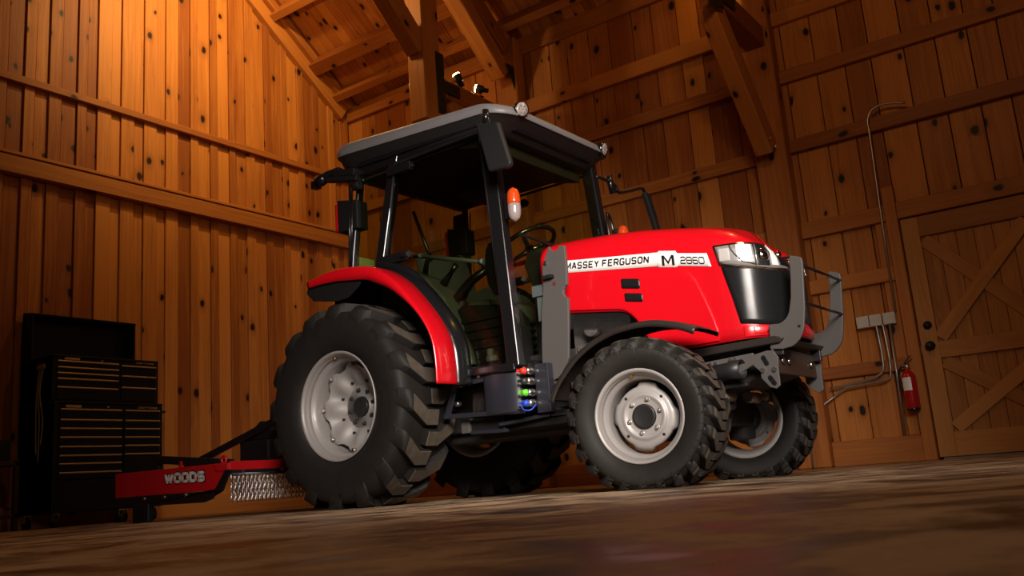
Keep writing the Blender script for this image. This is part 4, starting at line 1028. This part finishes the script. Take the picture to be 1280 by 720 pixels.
# seat
m = MB(); m.box((.30, -.25, 1.08), (.76, .25, 1.20)); st = m.make('seat', SEATG, T, bevel=.04, seg=4)
m = MB(); m.prism([(.30, 1.14), (.22, 1.30), (.13, 1.56), (.16, 1.62), (.22, 1.61), (.30, 1.36), (.40, 1.20)], 1, -.23, .23); m.make('seat_back', SEATG, st, bevel=.035, seg=4)
m = MB(); rows = []
for k in range(13):
    e = .0 if k % 2 else .02; rows.append([(.54+(x)*(1+0), y, .80+k*.023) for x, y in [(-.17-e, -.19-e), (.22+e, -.19-e), (.22+e, .19+e), (-.17-e, .19+e)]])
m.grid(rows, smooth=False, closed=True); m.make('seat_bellows', BLKM, st, bevel=.004)
m = MB(); m.prism([(.60, .745), (1.03, .745), (1.02, 1.02), (.96, 1.10), (.70, 1.14), (.62, 1.10)], 1, -.44, -.20)
for k in range(5): m.box((.615, -.455, .80+k*.055), (1.01, -.19, .822+k*.055))
m.make('floor_console', BLKM, T, bevel=.008)
m = MB(); m.box((.36, -.21, .74), (.78, .21, .83)); m.make('seat_base', BLKM, st, bevel=.01)
m = MB(); m.prism([(.10, 1.40), (.30, 1.44), (.50, 1.34), (.62, 1.20), (.70, 1.02), (.76, .74), (.60, .74), (.10, .9)], 1, -.53, -.32); m.make('side_console', SEATG, T, bevel=.03, seg=3)
m = MB(); m.prism([(.10, 1.40), (.30, 1.44), (.50, 1.34), (.62, 1.20), (.70, 1.02), (.76, .74), (.60, .74), (.10, .9)], 1, .32, .53); m.make('side_console', SEATG, T, bevel=.03, seg=3)
m = MB(); m.tube([(.38, -.40, 1.40), (.42, -.42, 1.47), (.46, -.42, 1.50)], [.02, .016, .026], 10); m.tube([(.52, -.40, 1.30), (.60, -.40, 1.37), (.64, -.40, 1.41)], [.03, .014, .02], 10); m.tube([(.60, -.38, 1.18), (.72, -.36, 1.30), (.86, -.34, 1.36)], [.04, .03, .022], 12); m.make('control_levers', BLK, T)
m = MB(); m.tube(spline([(.62, -.36, 1.12), (.63, -.36, 1.20), (.66, -.36, 1.27)], 3), [.05, .035, .045, .03, .04, .026, .02], 14); m.make('lever_boot', BLKM, T)
m = MB(); m.prism([(1.02, .74), (1.17, .74), (1.18, 1.38), (1.10, 1.46), (1.00, 1.44), (.98, 1.36), (1.04, 1.2)], 1, -.17, .17); m.make('dashboard', DARKP, T, bevel=.02, seg=3)
m = MB(); pts = []; c = Vector((.90, 0, 1.535)); ax1 = Vector((0, 1, 0)); ax2 = Vector((.86, 0, .42)).normalized()
m.tube([c+(ax1*math.cos(a)+ax2*math.sin(a))*.19 for a in [2*PI*k/32 for k in range(32)]], .015, 8, closed=True)
for a in (.5, 2.64, 4.71): m.tube([c-Vector((-.02, 0, .03)), c+(ax1*math.cos(a)+ax2*math.sin(a))*.185], [.02, .011], 8)
m.cyl(c+Vector((.01, 0, -.01)), c+Vector((.10, 0, -.20)), .03, 12); m.make('steering_wheel', BLK, T)
m = MB(); m.box((-.05, -.50, .72), (1.17, .50, .745)); m.make('cab_floor', BLKM, T)
m = MB(); m.box((-.10, -.30, .74), (.0, .30, 1.45)); m.make('cab_rear_wall', BLKM, T, bevel=.01)
m = MB(); m.box((.90, -.50, .765), (.97, -.47, .80)); m.box((.91, -.50, .80), (.94, -.47, .84)); m.make('cab_latch_box', SEATG, T, bevel=.006)
m = MB(); m.prism([(.30, 2.03), (.36, 2.06), (.55, 2.05), (.56, 1.99), (.40, 1.985)], 1, .05, .35); m.make('interior_speaker', DARKP, T, bevel=.01)

# ---- step, tank and hydraulic block under the cab (near side only in view; both sides built)
for s in (-1, 1):
    m = MB(); rows = []
    for z in (.450, .46, .695, .705):
        rows.append([(x, s*y, z) for x, y in [(.925, .50), (.93, .575), (.95, .592), (1.02, .600), (1.10, .600), (1.16, .590), (1.20, .560), (1.215, .50), (1.2, .36), (.94, .36)]])
    m.grid(rows, closed=True); m.f.append(tuple(range(9, -1, -1))); m.sm.append(False); n_ = len(m.v); m.f.append(tuple(range(n_-10, n_))); m.sm.append(False)
    ft = m.make('side_tank', NAVY, T)
    m = MB(); m.prism([(.715, .685), (.96, .70), (.94, .645), (.735, .632)], 1, s*.575-.006, s*.575+.006)
    m.bar((.725, s*.575, .655), (.645, s*.575, .475), .012, .04, up=(1, 0, 0)); m.bar((.63, s*.575, .478), (1.20, s*.575, .452), .03, .026)
    m.make('step_frame', NAVY, T, bevel=.003)
    for a, b in ((.745, .662), (.91, .68)):
        m = MB(); m.cyl((a, s*.58, b), (a, s*.592, b), .011, 12); m.make('bolt', STEEL, T)
    m = MB(); m.prism([(.73, .62), (.92, .63), (.93, .47), (.72, .475)], 1, s*.42-.02, s*.42+.02); m.prism([(.78, .56), (.84, .59), (.90, .59), (.90, .49), (.76, .49)], 1, s*.45-.01, s*.45+.01); m.make('step_housing', FENB, T, bevel=.01)
    m = MB(); m.cyl((.705, s*.52, .545), (.705, s*.56, .545), .014, 12); m.make('hitch_pin', STEEL, T)
    m = MB(); m.box((.70, s*.50-.02, .375), (.76, s*.50+.02, .455)); m.make('frame_block', GREYP, T, bevel=.003)
    m = MB(); m.bar((.76, s*.50, .375), (1.02, s*.50, .365), .03, .02); m.bar((.98, s*.50, .40), (1.30, s*.46, .425), .06, .02); m.bar((1.30, s*.46, .43), (1.75, s*.36, .42), .04, .03); m.make('lower_rail', NAVY, T, bevel=.004)
    m = MB(); m.box((.75, min(s*.25, s*.5), .37), (1.0, max(s*.25, s*.5), .45)); m.box((1.0, min(s*.2, s*.45), .37), (1.5, max(s*.2, s*.45), .46)); m.make('belly_plate', BLKM, T, bevel=.004)
m = MB(); m.box((1.255, -.53, .435), (1.345, -.48, .70)); vb = m.make('hydraulic_block', NAVY, T, bevel=.004)
CAPS = [('red', (.75, .03, .015), .663), ('black', (.02, .02, .02), .607), ('green', (.12, .55, .03), .545), ('blue', (.015, .06, .45), .488)]
for nm, c, z in CAPS:
    m = MB(); m.lathe([(-.61, 0), (-.61, .016), (-.59, .018), (-.58, .022), (-.565, .022), (-.56, .017), (-.53, .017)], (1.258, 0, z), seg=18); cp = m.make('hydraulic_coupler', STEEL, vb)
    m = MB(); M1 = plain('cap_'+nm, c, .45)
    m.lathe([(-.632, 0), (-.632, .014), (-.605, .0205), (-.600, .0205), (-.600, 0)], (1.243, 0, z), seg=16); m.bar((1.205, -.62, z+.004), (1.24, -.62, z), .012, .016)
    if nm == 'blue': m.tube(spline([(1.215, -.62, z-.01), (1.235, -.625, z-.035), (1.27, -.61, z-.038), (1.285, -.58, z-.01)], 5), .0045, 6)
    m.make('dust_cap', M1, cp); cp['label'] = nm+' capped hydraulic coupler'
m = MB()
for z, r in ((.60, .02), (.52, .02), (.46, .018)):
    m.tube(spline([(1.30, -.47, z), (1.42, -.44, z-.03), (1.55, -.36, z-.04+.02*r), (1.75, -.25, z-.02)], 5), r*.8, 8)
m.make('hydraulic_hoses', CAST, T)
m = MB(); m.tube(spline([(1.36, -.40, .72), (1.34, -.36, .60), (1.45, -.34, .52), (1.62, -.32, .48)], 5), .016, 8); m.tube(spline([(1.26, -.30, .95), (1.3, -.34, .80), (1.29, -.36, .65)], 5), .014, 8); m.make('engine_hoses', BLKM, T)
# rear hitch
m = MB()
for s in (-1, 1): m.bar((-.25, s*.22, .42), (-1.02, s*.40, .33), .03, .05); m.cyl((-.62, s*.31, .38), (-.40, s*.26, .82), .018, 10)
m.bar((-.35, 0, .86), (-.98, 0, .72), .04, .05); m.make('three_point_hitch', BLKM, T, bevel=.005)

# ------------------------------------------------------------------ rotary cutter
K = thing('rotary_cutter', 'red and black rotary cutter hitched behind the tractor, chains along its front', 'rotary cutter', TO, TY)
kx0, kx1, ky = -2.42, -1.04, .84
m = MB(); m.box((kx0, -ky, .335), (kx1, ky, .347)); m.box((kx1-.01, -ky, .30), (kx1+.006, ky, .358)); m.make('deck', REDW, K, bevel=.004)
for s in (-1, 1):
    m = MB(); m.prism([(kx0, .365), (-1.16, .352), (kx1, .347), (kx1, .292), (-1.07, .285), (-1.20, .180), (kx0, .190)], 1, s*ky-.006, s*ky+.006); m.prism([(-1.2, .35), (kx1, .345), (kx1, .30), (-1.16, .30)], 1, s*(ky+.01)-.006, s*(ky+.01)+.006)
    sp_ = m.make('side_skirt', REDW, K, bevel=.003)
    m = MB(); m.prism([(-2.16, .190), (-1.10, .175), (-1.02, .30), (-1.06, .30), (-1.17, .185), (-1.20, .125), (-1.30, .105), (-2.10, .115)], 1, s*(ky+.012)-.008, s*(ky+.012)+.008); sk = m.make('skid_shoe', BLK, K, bevel=.004)
    for x in (-2.0, -1.75, -1.5):
        m = MB(); m.cyl((x, s*(ky+.018), .165), (x, s*(ky+.030), .165), .011, 10); m.make('bolt', STEEL, sk)
    m = MB(); m.box((-2.15, s*ky-.03, .0), (-1.95, s*ky+.02, .13)); m.make('skid_foot', BLKM, K, bevel=.01)
CREAM = plain('lettering_cream', (.80, .74, .68), .5)
lettering('brand_lettering', 'WOODS', lambda a, b: (-1.783+a*.491, -ky-.0075, .247-a*.012+b*.088), INK, K, .40, 0., .95, .06)
lettering('brand_lettering', 'WOODS', lambda a, b: (-1.775+a*.475, -ky-.0095, .255-a*.012+b*.072), CREAM, K, .28, 0., .95, .16)
# chains along the front
m = MB()
def link(m_, c, ax, L_=.030, w_=.010, r=.0032):
    pts = [(math.copysign(1, math.cos(a))*0+w_*math.cos(a), L_/2*math.copysign(abs(math.sin(a))**.6, math.sin(a))) for a in [2*PI*k/10 for k in range(10)]]
    m_.tube([(c[0]+(p[0] if ax == 0 else 0), c[1]+(p[0] if ax else 0), c[2]+p[1]) for p in pts], r, 5, closed=True)
for k in range(5): link(m, (0, 0, -.020-k*.034), 1 if k % 2 == 0 else 0, L_=.046, w_=.0135, r=.0042)
c0 = m.make('chain', STEEL, K, loc=(kx1+.004, -ky+.02, .272))
nch = 50
for i in range(1, nch):
    c = c0.copy(); COL.objects.link(c); c.parent = K; c.location = (kx1+.004, -ky+.02+i*(2*ky-.04)/(nch-1), .272)
m = MB(); m.cyl((kx1+.01, -ky, .276), (kx1+.01, ky, .276), .006, 8); m.cyl((kx1+.025, -ky, .268), (kx1+.025, ky, .268), .004, 8); m.make('chain_rod', BLK, K)
m = MB(); m.box((kx1-.004, -ky, .262), (kx1+.004, ky, .300)); m.make('chain_rail', BLKM, K)
for y_ in (-.74, -.42, 0., .42, .74):
    m = MB(); m.cyl((kx1+.004, y_, .290), (kx1+.018, y_, .290), .011, 10); m.make('bolt', STEEL, K)
# gearbox and hitch frame
m = MB(); m.box((-1.80, -.20, .347), (-1.46, .20, .54)); m.prism([(-1.78, .54), (-1.48, .54), (-1.42, .60), (-1.46, .66), (-1.56, .68), (-1.70, .60)], 1, -.19, .17); m.cyl((-1.46, 0, .50), (-1.34, 0, .50), .08, 20); m.cyl((-1.36, 0, .50), (-1.06, 0, .51), .035, 14); m.make('gearbox', BLKM, K, bevel=.012)
m = MB(); m.cyl((-1.33, -.0, .50), (-1.30, 0, .50), .05, 20); m.make('input_collar', GALV, K)
for s in (-1, 1):
    m = MB(); m.bar((-2.36, s*.30, .385), (-1.15, s*.16, .73), .02, .055); m.make('brace_bar', BLK, K, bevel=.004)
    m = MB(); m.bar((-2.38, s*.52, .46), (-1.45, s*.52, .365), .03, .06); m.bar((-2.40, s*.5, .38), (-2.4, s*.5, .48), .05, .03, up=(1, 0, 0)); m.make('tail_bar', BLKM, K, bevel=.004)
    m = MB(); m.bar((-1.10, s*.16, .36), (-1.15, s*.16, .76), .06, .02, up=(0, 1, 0)); m.make('hitch_upright', BLK, K, bevel=.004)
    m = MB(); m.bar((-1.02, s*.44, .36), (-1.0, s*.44, .46), .02, .08, up=(1, 0, 0)); m.make('hitch_lug', BLK, K, bevel=.004)
    m = MB(); cc = Vector((-1.17, s*.79, .375)); m.tube([cc+Vector((.024*math.cos(a), 0, .026*math.sin(a))) for a in [2*PI*k/16 for k in range(16)]], .009, 8, closed=True); m.make('lifting_eye', REDW, K)
    m = MB(); m.bar((-1.62, s*.82, .355), (-1.62, s*.82, .40), .01, .02, up=(1, 0, 0)); m.make('stop_tab', REDW, K)
# ------------------------------------------------------------------ lights
def point(loc, e, col, r=.15, kind='POINT', aim=None, size=None, blend=.5, ang=60, spread=None):
    l = bpy.data.lights.new('lamp', kind); l.energy = e; l.color = col
    if kind in ('POINT', 'SPOT'): l.shadow_soft_size = r
    if kind == 'AREA':
        l.shape = 'RECTANGLE'; l.size, l.size_y = size
        if spread: l.spread = math.radians(spread)
    if kind == 'SPOT': l.spot_size = math.radians(ang); l.spot_blend = blend
    o = bpy.data.objects.new('lamp', l); COL.objects.link(o); o.location = loc
    if aim: o.rotation_euler = (Vector(aim)-Vector(loc)).to_track_quat('-Z', 'Y').to_euler()
    return o
WARM = (1., .60, .20)
point((-6.2, 5.8, 5.35), 44, (1., .64, .24), .06)                                     # lamps up under the roof near the gable
point((-6.0, 5.5, 6.4), 500, (1., .68, .27), .08, kind='SPOT', aim=(-8.4, 6.0, 5.5), ang=104, blend=1.)
point((-6.2, 7.0, 4.4), 6, (1., .56, .18), .05)
point((-2.75, 8.0, 4.95), 5, (1., .60, .15), .05)                               # lamp above the second truss
point((-1.5, 5.2, 3.9), 34, (1., .53, .20), .12)                                 # unseen warm fill for the eave wall
point((-.5, 1.7, 3.7), 46, (1., .72, .48), .15)  # added overhead fill for floor and tractor top, no fixture there
point((.6, .3, 2.3), 52, (1., .90, .82), kind='AREA', aim=(-2.7, 4.4, .9), size=(1.9, 1.5), spread=48)
wd = bpy.data.worlds.new('World'); bpy.context.scene.world = wd; wd.use_nodes = True
wd.node_tree.nodes['Background'].inputs[0].default_value = (.05, .025, .012, 1); wd.node_tree.nodes['Background'].inputs[1].default_value = .12

# ------------------------------------------------------------------ camera
yaw, pitch, roll, F = -.6028, .2103, -.0770, 1144.7
fwd = Vector((math.sin(yaw)*math.cos(pitch), math.cos(yaw)*math.cos(pitch), math.sin(pitch))); right = Vector((math.cos(yaw), -math.sin(yaw), 0)); up = right.cross(fwd)
r2 = right*math.cos(roll)+up*math.sin(roll); u2 = -right*math.sin(roll)+up*math.cos(roll)
cam = bpy.data.cameras.new('Camera'); cam.sensor_width = 36; cam.lens = F*36/1280; cam.clip_start = .02
cam.dof.use_dof = True; cam.dof.focus_distance = 4.9; cam.dof.aperture_fstop = 9
co = bpy.data.objects.new('Camera', cam); COL.objects.link(co)
M3 = Matrix((r2, u2, -fwd)).transposed().to_4x4(); M3.translation = Vector((0, 0, .0712)); co.matrix_world = M3
sc_ = bpy.context.scene; sc_.camera = co
sc_.view_settings.view_transform = 'Standard'; sc_.view_settings.look = 'None'; sc_.view_settings.exposure = 0; sc_.view_settings.gamma = 1; sc_.view_settings.use_curve_mapping = False
